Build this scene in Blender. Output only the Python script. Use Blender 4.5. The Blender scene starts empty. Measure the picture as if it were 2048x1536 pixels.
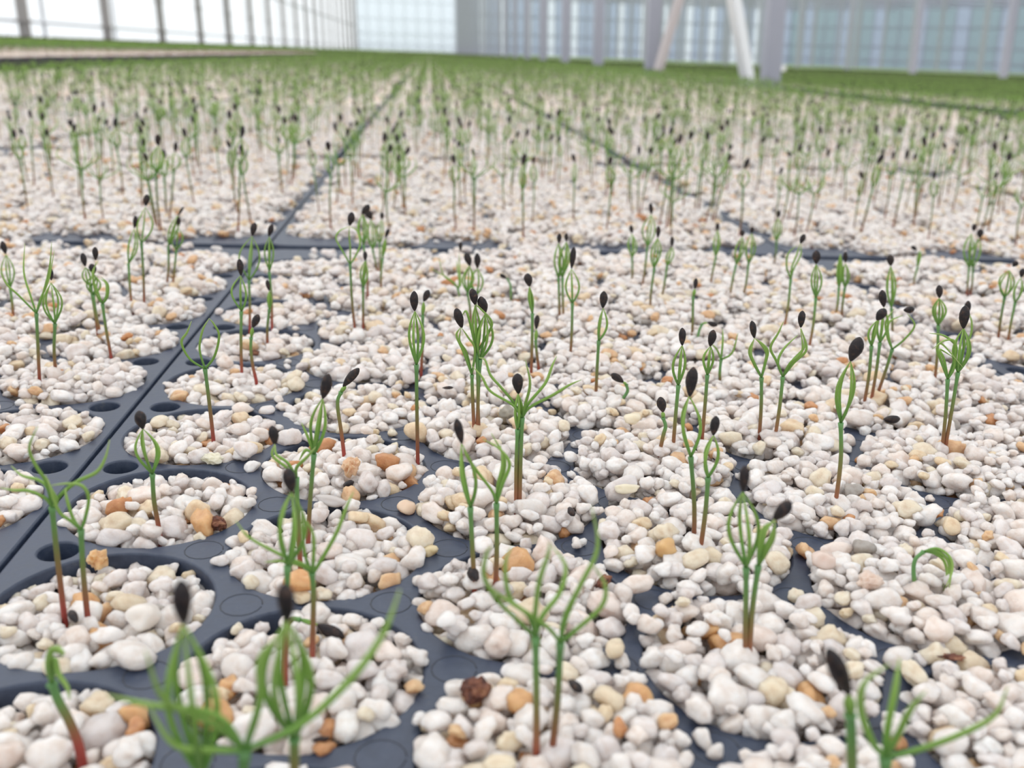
import bpy, math, random, time
import numpy as np
from mathutils import Vector, Matrix, Euler
T0 = time.time()
rnd = random.Random(7); rng = np.random.default_rng(7)
SC = bpy.context.scene; C = SC.collection

# ------------------------------------------------------------ camera
# world: X across the bed, Y along the tray rows, Z up from the tray tops (metres); the lens is 80 mm above the trays
FPX, PX, PY, CAMH = 1950.0, 1024.0, 768.0, 0.08
def ray(x, y):
    v = np.array([(x - PX) / FPX, -(y - PY) / FPX, -1.0]); return v / np.linalg.norm(v)
VX, VY, ROLL = 858.4, 102.0, 0.0367
p1 = ray(0, VY + ROLL * (0 - VX)); p2 = ray(2048, VY + ROLL * (2048 - VX))
upv = np.cross(p1, p2); upv /= np.linalg.norm(upv)
if upv[1] < 0: upv = -upv
yv = ray(VX, VY); xv = np.cross(yv, upv)
RW = np.array([xv, yv, upv])                       # camera -> world rotation
cam = bpy.data.objects.new('camera', bpy.data.cameras.new('camera')); C.objects.link(cam)
m4 = Matrix([list(RW[i]) + [0] for i in range(3)] + [[0, 0, 0, 1]]); m4[2][3] = CAMH
cam.matrix_world = m4
cd = cam.data; cd.sensor_width = 4.54; cd.sensor_fit = 'HORIZONTAL'; cd.lens = FPX / 2048 * 4.54
cd.clip_start = 0.005; cd.clip_end = 500
cd.dof.use_dof = True; cd.dof.focus_distance = 0.190; cd.dof.aperture_fstop = 3.1
SC.camera = cam
CAMP = np.array([0, 0, CAMH])
def unp(px, z=0.0):
    d = RW @ ray(*px); return CAMP + d * ((z - CAMH) / d[2])
def proj(P):
    c = RW.T @ (np.asarray(P) - CAMP)
    if c[2] > -0.01: return (-9999, -9999, -1)
    return (PX + FPX * c[0] / -c[2], PY - FPX * c[1] / -c[2], -c[2])
FWD = -RW[:, 2].copy(); FWD[2] = 0; FWD /= np.linalg.norm(FWD)      # horizontal viewing direction
SIDE = np.array([FWD[1], -FWD[0], 0.0])

# ------------------------------------------------------------ world, light, exposure
SC.view_settings.view_transform = 'Standard'; SC.view_settings.look = 'None'
SC.view_settings.exposure = 0.0; SC.view_settings.gamma = 1.0; SC.view_settings.use_curve_mapping = False
w = bpy.data.worlds.new('overcast'); SC.world = w; w.use_nodes = True
nt = w.node_tree; bg = nt.nodes['Background']
tc = nt.nodes.new('ShaderNodeTexCoord'); sx = nt.nodes.new('ShaderNodeSeparateXYZ'); cr = nt.nodes.new('ShaderNodeValToRGB')
nt.links.new(tc.outputs['Generated'], sx.inputs[0]); nt.links.new(sx.outputs['Z'], cr.inputs[0]); nt.links.new(cr.outputs[0], bg.inputs['Color'])
cr.color_ramp.elements[0].position = 0.0; cr.color_ramp.elements[0].color = (0.93, 0.97, 1.0, 1)
cr.color_ramp.elements[1].position = 0.8; cr.color_ramp.elements[1].color = (1.0, 1.0, 1.0, 1)
bg.inputs['Strength'].default_value = 1.24
sun = bpy.data.objects.new('overcast_sun', bpy.data.lights.new('overcast_sun', 'SUN')); C.objects.link(sun)
sun.data.energy = 0.9; sun.data.angle = 1.1; sun.data.color = (1, 0.98, 0.95)
sun.rotation_euler = Vector((-0.45, 0.55, 1.0)).to_track_quat('Z', 'Y').to_euler()
SC.cycles.max_bounces = 6; SC.cycles.diffuse_bounces = 3; SC.cycles.glossy_bounces = 2; SC.cycles.transmission_bounces = 4
SC.cycles.transparent_max_bounces = 6; SC.cycles.caustics_reflective = False; SC.cycles.caustics_refractive = False

# ------------------------------------------------------------ helpers
def mat(name, base=(.5, .5, .5), rough=.5, spec=.5, **k):
    m = bpy.data.materials.new(name); m.use_nodes = True
    b = m.node_tree.nodes['Principled BSDF']
    b.inputs['Base Color'].default_value = (*base, 1); b.inputs['Roughness'].default_value = rough
    b.inputs['Specular IOR Level'].default_value = spec
    for kk, v in k.items(): b.inputs[kk.replace('_', ' ')].default_value = v
    return m
def nd(m, t, **k):
    n = m.node_tree.nodes.new(t)
    for kk, v in k.items(): setattr(n, kk, v)
    return n
def lk(m, a, b): m.node_tree.links.new(a, b)
def bsdf(m): return m.node_tree.nodes['Principled BSDF']
def ramp(m, stops, interp='LINEAR'):
    n = nd(m, 'ShaderNodeValToRGB'); r = n.color_ramp; r.interpolation = interp
    while len(r.elements) < len(stops): r.elements.new(0.5)
    for e, (p, c) in zip(r.elements, stops): e.position = p; e.color = (*c, 1)
    return n
def bump(m, scale, strength, dist=0.0003, detail=3.0, src='Object'):
    t = nd(m, 'ShaderNodeTexCoord'); n = nd(m, 'ShaderNodeTexNoise'); n.inputs['Scale'].default_value = scale; n.inputs['Detail'].default_value = detail
    b = nd(m, 'ShaderNodeBump'); b.inputs['Strength'].default_value = strength; b.inputs['Distance'].default_value = dist
    lk(m, t.outputs[src], n.inputs['Vector']); lk(m, n.outputs[0], b.inputs['Height']); lk(m, b.outputs[0], bsdf(m).inputs['Normal'])
    return n
def mesh_of(name, verts, faces, mats=(), smooth=True, attr=None, midx=None):
    me = bpy.data.meshes.new(name); me.from_pydata([tuple(map(float, v)) for v in verts], [], [tuple(map(int, f)) for f in faces])
    for m in mats: me.materials.append(m)
    if smooth: me.polygons.foreach_set('use_smooth', [True] * len(me.polygons))
    if attr is not None:
        a = me.attributes.new('along', 'FLOAT', 'POINT'); a.data.foreach_set('value', np.asarray(attr, dtype=np.float32))
    if midx is not None: me.polygons.foreach_set('material_index', np.asarray(midx, dtype=np.int32))
    me.update(); return me
def put(name, me, parent=None, loc=None, label=None, cat=None, group=None, kind=None):
    o = bpy.data.objects.new(name, me); C.objects.link(o)
    if parent is not None: o.parent = parent
    if loc is not None: o.location = loc
    if label: o['label'] = label
    if cat: o['category'] = cat
    if group: o['group'] = group
    if kind: o['kind'] = kind
    return o
def box(cx, cy, cz, sx_, sy_, sz_):
    v = [(cx + i * sx_ / 2, cy + j * sy_ / 2, cz + k * sz_ / 2) for i in (-1, 1) for j in (-1, 1) for k in (-1, 1)]
    f = [(0, 1, 3, 2), (4, 6, 7, 5), (0, 4, 5, 1), (2, 3, 7, 6), (0, 2, 6, 4), (1, 5, 7, 3)]
    return v, f
def join(parts):
    V, F = [], []
    for v, f in parts:
        n = len(V); V += list(v); F += [tuple(i + n for i in q) for q in f]
    return V, F
def catmull(P, n=5):
    P = [np.asarray(p, float) for p in P]
    if len(P) < 3: return [P[0] + (P[1] - P[0]) * t for t in np.linspace(0, 1, n + 1)]
    Q = [2 * P[0] - P[1]] + P + [2 * P[-1] - P[-2]]; out = []
    for i in range(1, len(Q) - 2):
        for t in np.linspace(0, 1, n, endpoint=False):
            a, b, c, d = Q[i - 1], Q[i], Q[i + 1], Q[i + 2]
            out.append(.5 * (2 * b + (c - a) * t + (2 * a - 5 * b + 4 * c - d) * t * t + (-a + 3 * b - 3 * c + d) * t ** 3))
    out.append(P[-1]); return out
def tube(P, R, seg=7, flat=1.0):
    """closed tube along P with radii R; returns verts, faces, along"""
    P = np.asarray(P, float); n = len(P); R = np.asarray(R, float)
    T = np.gradient(P, axis=0); T /= (np.linalg.norm(T, axis=1)[:, None] + 1e-12)
    u = np.cross(T[0], [0.3, 0.9, 0.1]); u /= np.linalg.norm(u); V = []; al = []
    for i in range(n):
        u = u - T[i] * np.dot(u, T[i]); u /= (np.linalg.norm(u) + 1e-12); w_ = np.cross(T[i], u)
        for k in range(seg):
            a = 2 * math.pi * k / seg; V.append(P[i] + R[i] * (math.cos(a) * u + flat * math.sin(a) * w_)); al.append(i / (n - 1))
    F = [(i * seg + k, i * seg + (k + 1) % seg, (i + 1) * seg + (k + 1) % seg, (i + 1) * seg + k) for i in range(n - 1) for k in range(seg)]
    F.append(tuple(range(seg - 1, -1, -1))); F.append(tuple((n - 1) * seg + k for k in range(seg)))
    return V, F, al

# ------------------------------------------------------------ materials
def pebble_mat(name, mode):
    m = mat(name, (.7, .66, .62), .30, .55); b = bsdf(m); b.inputs['Subsurface Weight'].default_value = .7; b.inputs['Subsurface Scale'].default_value = .0022; b.inputs['Subsurface Radius'].default_value = (1, .9, .82)
    oi = nd(m, 'ShaderNodeObjectInfo')
    if mode == 'random':
        r = ramp(m, [(0, (.93, .89, .875)), (.22, (.88, .84, .84)), (.38, (.91, .83, .79)), (.50, (.78, .74, .74)), (.59, (.95, .93, .93)), (.74, (.86, .81, .79)),
                     (.85, (.86, .78, .64)), (.92, (.84, .69, .50)), (.953, (.78, .53, .32)), (.980, (.62, .32, .15)), (.991, (.42, .40, .38))], 'CONSTANT')
        lk(m, oi.outputs['Random'], r.inputs[0]); col = r.outputs[0]
    else: col = oi.outputs['Color']
    t = nd(m, 'ShaderNodeTexCoord'); n = nd(m, 'ShaderNodeTexNoise'); n.inputs['Scale'].default_value = 1.6; n.inputs['Detail'].default_value = 4
    mp = nd(m, 'ShaderNodeVectorMath', operation='ADD'); lk(m, t.outputs['Object'], mp.inputs[0]); lk(m, oi.outputs['Random'], mp.inputs[1]); lk(m, mp.outputs[0], n.inputs['Vector'])
    mx = nd(m, 'ShaderNodeMix', data_type='RGBA', blend_type='MULTIPLY'); mx.inputs[0].default_value = 0.8
    r2 = ramp(m, [(.32, (.84, .76, .70)), (.5, (.96, .925, .895)), (.68, (1, .985, .97))]); lk(m, n.outputs[0], r2.inputs[0])
    lk(m, col, mx.inputs[6]); lk(m, r2.outputs[0], mx.inputs[7]); lk(m, mx.outputs[2], b.inputs['Base Color'])
    bp = nd(m, 'ShaderNodeBump'); bp.inputs['Strength'].default_value = .15; bp.inputs['Distance'].default_value = .25
    n2 = nd(m, 'ShaderNodeTexNoise'); n2.inputs['Scale'].default_value = 5; n2.inputs['Detail'].default_value = 3; lk(m, t.outputs['Object'], n2.inputs['Vector'])
    lk(m, n2.outputs[0], bp.inputs['Height']); lk(m, bp.outputs[0], b.inputs['Normal'])
    # light bleeds through quartz: part of the diffuse light is transmitted
    tr = nd(m, 'ShaderNodeBsdfTranslucent'); lk(m, mx.outputs[2], tr.inputs['Color'])
    ms = nd(m, 'ShaderNodeMixShader'); ms.inputs[0].default_value = 0.22
    out = m.node_tree.nodes['Material Output']; lk(m, b.outputs[0], ms.inputs[1]); lk(m, tr.outputs[0], ms.inputs[2]); lk(m, ms.outputs[0], out.inputs['Surface'])
    return m
M_peb = pebble_mat('quartz_grit', 'random'); M_pebo = pebble_mat('quartz_pebble', 'object')
M_plastic = mat('dark_plastic', (.030, .036, .050), .42, .5)
b = bsdf(M_plastic); nz = bump(M_plastic, 900, .25, .00015)
t = nd(M_plastic, 'ShaderNodeTexCoord'); n = nd(M_plastic, 'ShaderNodeTexNoise'); n.inputs['Scale'].default_value = 420; n.inputs['Detail'].default_value = 6; n.inputs['Roughness'].default_value = .75
lk(M_plastic, t.outputs['Object'], n.inputs['Vector']); r = ramp(M_plastic, [(.35, (.021, .033, .064)), (.58, (.038, .053, .092)), (.72, (.075, .085, .105)), (.82, (.22, .18, .14))]); lk(M_plastic, n.outputs[0], r.inputs[0]); lk(M_plastic, r.outputs[0], b.inputs['Base Color'])
r = ramp(M_plastic, [(.3, (.36,) * 3), (.7, (.55,) * 3)]); lk(M_plastic, n.outputs[0], r.inputs[0]); lk(M_plastic, r.outputs[0], b.inputs['Roughness'])
M_ring = mat('moulded_plastic', (.035, .04, .055), .5)
M_soil = mat('damp_substrate', (.20, .17, .14), .8); bump(M_soil, 1500, .5)
def along_mat(name, stops, rough=.45, trans=0.0, jitter=.12):
    m = mat(name, (.1, .3, .05), rough, .45); a = nd(m, 'ShaderNodeAttribute', attribute_name='along'); r = ramp(m, stops); b = bsdf(m)
    lk(m, a.outputs['Fac'], r.inputs[0])
    oi = nd(m, 'ShaderNodeObjectInfo'); hs = nd(m, 'ShaderNodeHueSaturation')
    mr = nd(m, 'ShaderNodeMapRange'); mr.inputs['To Min'].default_value = 1 - jitter; mr.inputs['To Max'].default_value = 1 + jitter
    lk(m, oi.outputs['Random'], mr.inputs['Value']); lk(m, mr.outputs[0], hs.inputs['Value']); lk(m, r.outputs[0], hs.inputs['Color']); lk(m, hs.outputs[0], b.inputs['Base Color'])
    if trans:
        tr = nd(m, 'ShaderNodeBsdfTranslucent'); lk(m, hs.outputs[0], tr.inputs['Color']); ms = nd(m, 'ShaderNodeMixShader'); ms.inputs[0].default_value = trans
        lk(m, b.outputs[0], ms.inputs[1]); lk(m, tr.outputs[0], ms.inputs[2]); lk(m, ms.outputs[0], m.node_tree.nodes['Material Output'].inputs['Surface'])
    return m
M_stem = along_mat('seedling_stem', [(0, (.36, .045, .045)), (.34, (.33, .060, .045)), (.52, (.24, .12, .050)), (.68, (.17, .19, .055)), (.84, (.13, .26, .07)), (1, (.12, .28, .09))], trans=.1)
M_needle = along_mat('seedling_needle', [(0, (.15, .34, .08)), (.35, (.26, .45, .09)), (.8, (.36, .54, .14)), (1, (.50, .62, .26))], trans=.3)
M_seed = mat('seed_coat', (.014, .011, .013), .55, .4); n = bump(M_seed, 1400, .6, .0002)
r = ramp(M_seed, [(.3, (.008, .007, .010)), (.55, (.022, .015, .016)), (.7, (.06, .03, .02)), (.78, (.20, .13, .08))]); lk(M_seed, n.outputs[0], r.inputs[0]); lk(M_seed, r.outputs[0], bsdf(M_seed).inputs['Base Color'])
M_bark = mat('bark_scrap', (.10, .04, .02), .8); n = bump(M_bark, 900, .9, .0005)
r = ramp(M_bark, [(.3, (.04, .012, .01)), (.55, (.16, .055, .03)), (.75, (.34, .17, .09))]); lk(M_bark, n.outputs[0], r.inputs[0]); lk(M_bark, r.outputs[0], bsdf(M_bark).inputs['Base Color'])
M_far = mat('far_grit', (.74, .68, .62), .8)
n = bump(M_far, 260, .7, .0015)
v_ = nd(M_far, 'ShaderNodeTexVoronoi'); v_.inputs['Scale'].default_value = 300; t = nd(M_far, 'ShaderNodeTexCoord'); lk(M_far, t.outputs['Object'], v_.inputs['Vector'])
sp = nd(M_far, 'ShaderNodeSeparateColor'); lk(M_far, v_.outputs['Color'], sp.inputs[0])
r = ramp(M_far, [(0, (.72, .66, .63)), (.5, (.64, .58, .55)), (.8, (.70, .58, .45)), (.93, (.6, .38, .22))]); lk(M_far, sp.outputs[0], r.inputs[0]); lk(M_far, r.outputs[0], bsdf(M_far).inputs['Base Color'])
M_steel = mat('galvanised_steel', (.42, .43, .50), .5); M_steel_d = mat('weathered_steel', (.36, .34, .33), .6)
M_white = mat('white_painted_steel', (.95, .96, .97), .35); M_pink = mat('primed_steel', (.62, .56, .56), .5)
M_side_shade = mat('side_shade_black', (.02, .02, .028), .6); M_floor = mat('ground_cover', (.035, .04, .045), .9); M_out = mat('pale_concrete', (.5, .5, .48), .9)  # first one is plain black for the shadow along the left bench

def pane_mat(name, col, transp):
    m = bpy.data.materials.new(name); m.use_nodes = True; T = m.node_tree; T.nodes.remove(T.nodes['Principled BSDF'])
    d = T.nodes.new('ShaderNodeBsdfDiffuse'); d.inputs[0].default_value = (*col, 1); tr = T.nodes.new('ShaderNodeBsdfTranslucent'); tr.inputs[0].default_value = (*col, 1)
    tp = T.nodes.new('ShaderNodeBsdfTransparent'); tp.inputs[0].default_value = (*[min(1, c * 1.05) for c in col], 1)
    a = T.nodes.new('ShaderNodeMixShader'); a.inputs[0].default_value = .7; c = T.nodes.new('ShaderNodeMixShader'); c.inputs[0].default_value = transp
    T.links.new(d.outputs[0], a.inputs[1]); T.links.new(tr.outputs[0], a.inputs[2]); T.links.new(a.outputs[0], c.inputs[1]); T.links.new(tp.outputs[0], c.inputs[2])
    T.links.new(c.outputs[0], T.nodes['Material Output'].inputs['Surface']); return m
M_pane_w = pane_mat('clear_glazing', (1, 1, 1), .92)
M_pane_b = pane_mat('bluish_glazing', (.90, .94, .985), .5)
M_pane_g = pane_mat('hazy_glazing', (.70, .76, .84), .30)
M_pane_t = pane_mat('greenish_glazing', (.62, .71, .74), .30)

# ------------------------------------------------------------ tray layout
CX, CY, CR = 0.0316, 0.0345, 0.0166            # cell column spacing, cell pitch along Y, cell radius
TW, TL = 0.2276, 0.346                         # tray pitch
TX0, TY0 = -0.0672, 0.0620                      # corner of the tray at the camera
GAP = 0.0016
cells = []
for j in range(7):
    n = 9 if j % 2 == 0 else 10; y0 = 0.0347 if j % 2 == 0 else 0.01745
    cells += [(0.0192 + j * CX, y0 + k * CY, j) for k in range(n)]
holes, rings = [], []
for j in range(7):
    n = 9 if j % 2 == 0 else 10; y0 = 0.0347 if j % 2 == 0 else 0.01745
    for k in range(n - 1):
        ym = y0 + (k + .5) * CY
        for s in (-1, 1):
            x = 0.0192 + j * CX + s * 0.0112
            if j % 2 == 0 and (x < 0.015 or x > TW - 0.015): holes.append((x - s * -0.001, ym))
            else: rings.append((x, ym))
def plate_mesh(name, seg, depth, hs):
    cu = bpy.data.curves.new(name, 'CURVE'); cu.dimensions = '2D'; cu.fill_mode = 'BOTH'
    def poly(pts):
        s = cu.splines.new('POLY'); s.points.add(len(pts) - 1)
        for p, q in zip(s.points, pts): p.co = (q[0], q[1], 0, 1)
        s.use_cyclic_u = True
    g = GAP / 2; r_ = 0.007; out = []
    for (x, y, a0) in ((TW - g - r_, TL - g - r_, 0), (g + r_, TL - g - r_, 90), (g + r_, g + r_, 180), (TW - g - r_, g + r_, 270)):
        for k in range(4): a = math.radians(a0 + k * 30); out.append((x + r_ * math.cos(a), y + r_ * math.sin(a)))
    poly(out)
    for (x, y, j) in cells: poly([(x + CR * math.cos(2 * math.pi * k / seg), y + CR * math.sin(2 * math.pi * k / seg)) for k in range(seg)])
    for (x, y) in holes: poly([(x + .0036 * math.cos(2 * math.pi * k / hs), y + .0036 * math.sin(2 * math.pi * k / hs)) for k in range(hs)])
    cu.extrude = depth / 2 - 0.0004; cu.bevel_depth = 0.0004 if seg > 20 else 0; cu.bevel_resolution = 1
    o = bpy.data.objects.new(name, cu); C.objects.link(o); dg = bpy.context.evaluated_depsgraph_get(); me = bpy.data.meshes.new_from_object(o.evaluated_get(dg))
    bpy.data.objects.remove(o); bpy.data.curves.remove(cu)
    me.name = name; co = np.empty(len(me.vertices) * 3, np.float32); me.vertices.foreach_get('co', co); co = co.reshape(-1, 3); co[:, 2] -= depth / 2 ; me.vertices.foreach_set('co', co.ravel())
    me.materials.clear(); me.materials.append(M_plastic); me.update(); return me
ME_tray = plate_mesh('propagation_tray', 44, 0.024, 20)
ME_trayf = plate_mesh('propagation_tray_far', 12, 0.022, 5)
V, F = join([(tube([(x + 0.0031 * math.cos(a), y + .0031 * math.sin(a), .0) for a in np.linspace(0, 2 * math.pi * .97, 16)], [.0001] * 16, 4)[:2]) for (x, y) in rings])
ME_rings = mesh_of('moulded_ring', V, F, [M_ring])
V, F = box(TW / 2, TL / 2, -.026, TW - .004, TL - .004, .004)
ME_base = mesh_of('tray_base', V, F, [M_floor], False)

BED_C = range(-4, 5)                            # tray columns of the bed
def tray_origin(c, r):
    jr = random.Random(c * 131 + r * 7)
    return (TX0 + c * TW + (0 if r <= 1 else jr.uniform(-.001, .001) + .0022 * c), TY0 + r * TL + (0 if r <= 1 and c in (-1, 0) else jr.uniform(-.0025, .0025)) + (.008 if r else 0), 0)
def in_view(x, y, z=0.0, mx=260, my=200):
    u, v, d = proj((x, y, z)); return d > 0 and -mx < u < 2048 + mx and -my < v < 1536 + my
def tray_visible(c, r, m=200):
    ox, oy, _ = tray_origin(c, r)
    return any(in_view(ox + a * TW, oy + b_ * TL, z, m, m) for a in (0, .25, .5, .75, 1) for b_ in (0, .25, .5, .75, 1) for z in (0, .03))

# ------------------------------------------------------------ pebble shapes
import bmesh
def ico(sub):
    bm = bmesh.new(); bmesh.ops.create_icosphere(bm, subdivisions=sub, radius=1.0)
    v = np.array([q.co[:] for q in bm.verts]); f = [tuple(x.index for x in q.verts) for q in bm.faces]; bm.free(); return v, f
ICO2, ICO1 = ico(3), ico(2)
def pebble_shape(seed, base, angular=.5):
    r_ = np.random.default_rng(seed); v, f = base; v = v.copy()
    # cut by random planes (worn crystal facets), then lumps
    rad = np.ones(len(v))
    for k in range(9):
        d = r_.normal(size=3); d /= np.linalg.norm(d); h = r_.uniform(.58, .92)
        dot = v @ d; lim = np.where(dot > .05, h / np.maximum(dot, .05), 9); k_ = 14.0
        rad = np.minimum(rad, lim) * angular + (1 - angular) * (-np.log(np.exp(-k_ * rad) + np.exp(-k_ * lim)) / k_)
    for k in range(5):
        d = r_.normal(size=3) * 2.2; rad += .045 * np.sin(v @ (d * r_.uniform(.7, 2.2)) + r_.uniform(0, 6))
    v = v * rad[:, None] * np.array([1.12, r_.uniform(.78, .98), r_.uniform(.6, .82)])
    return v, f
PEB = []
for i in range(14):
    v, f = pebble_shape(100 + i, ICO2 if i < 14 else ICO1, rnd.choice([.3, .6, .8])); PEB.append(mesh_of('pebble', v, f, [M_peb]))
PEB_LO = []
for i in range(6):
    v, f = pebble_shape(300 + i, ico(1), .5); PEB_LO.append(mesh_of('pebble', v, f, [M_peb]))
def src_coll(name, meshes):
    c = bpy.data.collections.new(name)
    for i, me in enumerate(meshes): c.objects.link(bpy.data.objects.new('%s_shape_%02d' % (name, i), me))
    return c
def node_group(coll):
    g = bpy.data.node_groups.new('scatter', 'GeometryNodeTree')
    g.interface.new_socket('Geometry', in_out='INPUT', socket_type='NodeSocketGeometry'); g.interface.new_socket('Geometry', in_out='OUTPUT', socket_type='NodeSocketGeometry')
    N = g.nodes; gi = N.new('NodeGroupInput'); go = N.new('NodeGroupOutput'); iop = N.new('GeometryNodeInstanceOnPoints'); ci = N.new('GeometryNodeCollectionInfo')
    ci.inputs['Collection'].default_value = coll; ci.inputs['Separate Children'].default_value = True; ci.inputs['Reset Children'].default_value = True
    def att(nm, ty): a = N.new('GeometryNodeInputNamedAttribute'); a.data_type = ty; a.inputs['Name'].default_value = nm; return a.outputs['Attribute']
    e = N.new('FunctionNodeEulerToRotation'); g.links.new(att('rot', 'FLOAT_VECTOR'), e.inputs[0]); g.links.new(e.outputs[0], iop.inputs['Rotation'])
    g.links.new(att('scl', 'FLOAT_VECTOR'), iop.inputs['Scale']); g.links.new(att('idx', 'INT'), iop.inputs['Instance Index']); iop.inputs['Pick Instance'].default_value = True
    g.links.new(gi.outputs[0], iop.inputs['Points']); g.links.new(ci.outputs[0], iop.inputs['Instance']); g.links.new(iop.outputs[0], go.inputs[0]); return g
def points_mesh(name, P, rot, scl, idx):
    me = bpy.data.meshes.new(name); n = len(P); me.vertices.add(n); me.vertices.foreach_set('co', np.asarray(P, np.float32).ravel())
    a = me.attributes.new('rot', 'FLOAT_VECTOR', 'POINT'); a.data.foreach_set('vector', np.asarray(rot, np.float32).ravel())
    a = me.attributes.new('scl', 'FLOAT_VECTOR', 'POINT'); a.data.foreach_set('vector', np.asarray(scl, np.float32).ravel())
    a = me.attributes.new('idx', 'INT', 'POINT'); a.data.foreach_set('value', np.asarray(idx, np.int32)); me.update(); return me
G_HI = node_group(src_coll('grit', PEB)); G_LO = node_group(src_coll('coarse_grit', PEB_LO))
def scatter(name, me, grp, loc=(0, 0, 0), **k):
    o = put(name, me, loc=loc, kind='stuff', **k); md = o.modifiers.new('scatter', 'NODES'); md.node_group = grp; return o

# ------------------------------------------------------------ dropping grit into the cells
RES = 0.0005
def fill_tray(seed, level, webp, K=3, mean=.00156, big=.0027, cellsel=None, bottom=-.0072):
    """drop pebbles one by one on a height map; level(x,y,j) = grit level at a cell, webp(x,y) = chance of spilled grit on the web"""
    r_ = random.Random(seed); nx, ny = int(TW / RES) + 1, int(TL / RES) + 1
    H = np.zeros((nx, ny), np.float32); out = []
    gx, gy = np.meshgrid(np.arange(nx) * RES, np.arange(ny) * RES, indexing='ij')
    for (x, y, j) in cells: H[(gx - x) ** 2 + (gy - y) ** 2 < CR ** 2] = bottom
    def drop(pts, rad, cz, tgt):
        best = None
        for (x, y) in pts:
            k = int(rad * .72 / RES); i0, j0 = int(x / RES), int(y / RES)
            pa = H[max(i0 - k, 0):i0 + k + 1, max(j0 - k, 0):j0 + k + 1]
            if pa.size == 0: continue
            h = .45 * float(pa.max()) + .55 * float(pa.mean())
            if best is None or h < best[0]: best = (h, x, y)
        if best is None: return False
        h, x, y = best; zc = h + cz * .78
        if zc + cz * .6 > tgt(x, y): return False
        k = int(rad / RES) + 1; i0, j0 = int(x / RES), int(y / RES); ia, ja = max(i0 - k, 0), max(j0 - k, 0)
        sx_, sy_ = gx[ia:i0 + k + 1, ja:j0 + k + 1] - x, gy[ia:i0 + k + 1, ja:j0 + k + 1] - y
        q = 1 - (sx_ ** 2 + sy_ ** 2) / (rad * rad); pa = H[ia:i0 + k + 1, ja:j0 + k + 1]
        np.maximum(pa, np.where(q > 0, zc + cz * np.sqrt(np.maximum(q, 0)), -1), out=pa)
        out.append((x, y, zc, rad)); return True
    for (x, y, j) in cells:
        lv, dome, tx, ty = level(x, y, j)
        if cellsel and not cellsel(x, y): continue
        fails = 0; nn = 0
        T = lambda a, b_: lv + dome * (1 - ((a - x) ** 2 + (b_ - y) ** 2) / CR ** 2) + tx * (a - x) / CR + ty * (b_ - y) / CR
        while fails < 16 and nn < 600:
            rad = min(big, max(.00105, r_.lognormvariate(math.log(mean), .34)))
            pts = []
            for k in range(K):
                a = r_.uniform(0, 6.2832); q = (CR - rad * .55) * math.sqrt(r_.random()); pts.append((x + q * math.cos(a), y + q * math.sin(a)))
            nn += 1
            if not drop(pts, rad, rad * .72, T): fails += 1
            else: fails = max(0, fails - 1)
    for k in range(6500):
        x, y = r_.uniform(.001, TW - .001), r_.uniform(.001, TL - .001)
        if r_.random() > webp(x, y): continue
        rad = min(big, max(.001, r_.lognormvariate(math.log(mean * .95), .34)))
        drop([(x, y)], rad, rad * .72, lambda a, b_: .0038)
    return np.array(out)
def noise2(x, y, s=0):
    return .5 + .25 * (math.sin(x * 61 + s) * math.cos(y * 47 + 1.3 * s) + math.sin(x * 23 - y * 31 + 2.1 * s))
def lvl_front(x, y, j):
    wx, wy = x + TX0, y + TY0; q = random.Random(int(x * 1e5) * 7 + int(y * 1e5))
    left = max(0, min(1, (0.035 - wx) / .09)); base = .0030 - .0027 * left; 
    if wy > .24: base += .0008
    return base - .0003 * left + q.uniform(-.0006, .0008), .0014, .0008 * left, -.0016 * left - .0004
def web_front(x, y):
    wx, wy = x + TX0, y + TY0
    p = .15 + .80 * max(0, min(1, (wx + .002) / .055)) + .85 * max(0, min(1, (wy - .17) / .09))
    if wx > .035: p = max(p, .55)
    p *= max(0.05, min(1, (wx + .052) / .045))
    if wy > .392 and wx < .02: p *= .30
    return p * (0.35 + noise2(wx, wy, 1) * 1.0)
def lvl_left(x, y, j):
    q = random.Random(int(x * 1e5) * 3 + int(y * 1e5)); edge = max(0, min(1, (x - TW + .07) / .05))
    return .0032 - .0012 * edge + q.uniform(-.0006, .0007), .0016, 0, -.0006
def web_left(x, y):
    edge = max(0, min(1, (TW - x - .016) / .03)); return .95 * edge * (.5 + noise2(x, y, 2))
def lvl_any(x, y, j):
    q = random.Random(int(x * 1e5) * 5 + int(y * 1e5)); return .0031 + q.uniform(-.0018, .0008), .0015, 0, -.0004
def web_any(x, y):
    e = min(x, TW - x, y, TL - y); return .75 * max(0, min(1, (e - .007) / .010)) * (.35 + noise2(x, y, 5) * 1.1)
print('t shapes', round(time.time() - T0, 1))
D_front = fill_tray(1, lvl_front, web_front, K=4)
D_left = fill_tray(2, lvl_left, web_left, K=3, cellsel=lambda x, y: x > .06)
D_a = fill_tray(3, lvl_any, web_any, K=2, mean=.00165)
print('t drops', round(time.time() - T0, 1), len(D_front), len(D_left), len(D_a))
def orient(n, r_):
    return np.stack([r_.uniform(-.5, .5, n), r_.uniform(-.5, .5, n), r_.uniform(0, 6.283, n)], 1)
def pm(name, D, nshape, seed):
    r_ = np.random.default_rng(seed); n = len(D); s = D[:, 3][:, None] * np.array([1.12, 1.12, 1.12]) * r_.uniform(.94, 1.1, (n, 3))
    return dict(P=D[:, :3], rot=orient(n, r_), scl=s, idx=r_.integers(0, nshape, n))
DP_front = pm('g', D_front, len(PEB), 1); DP_left = pm('g', D_left, len(PEB), 2); DP_a = pm('g', D_a, len(PEB), 3)

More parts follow.
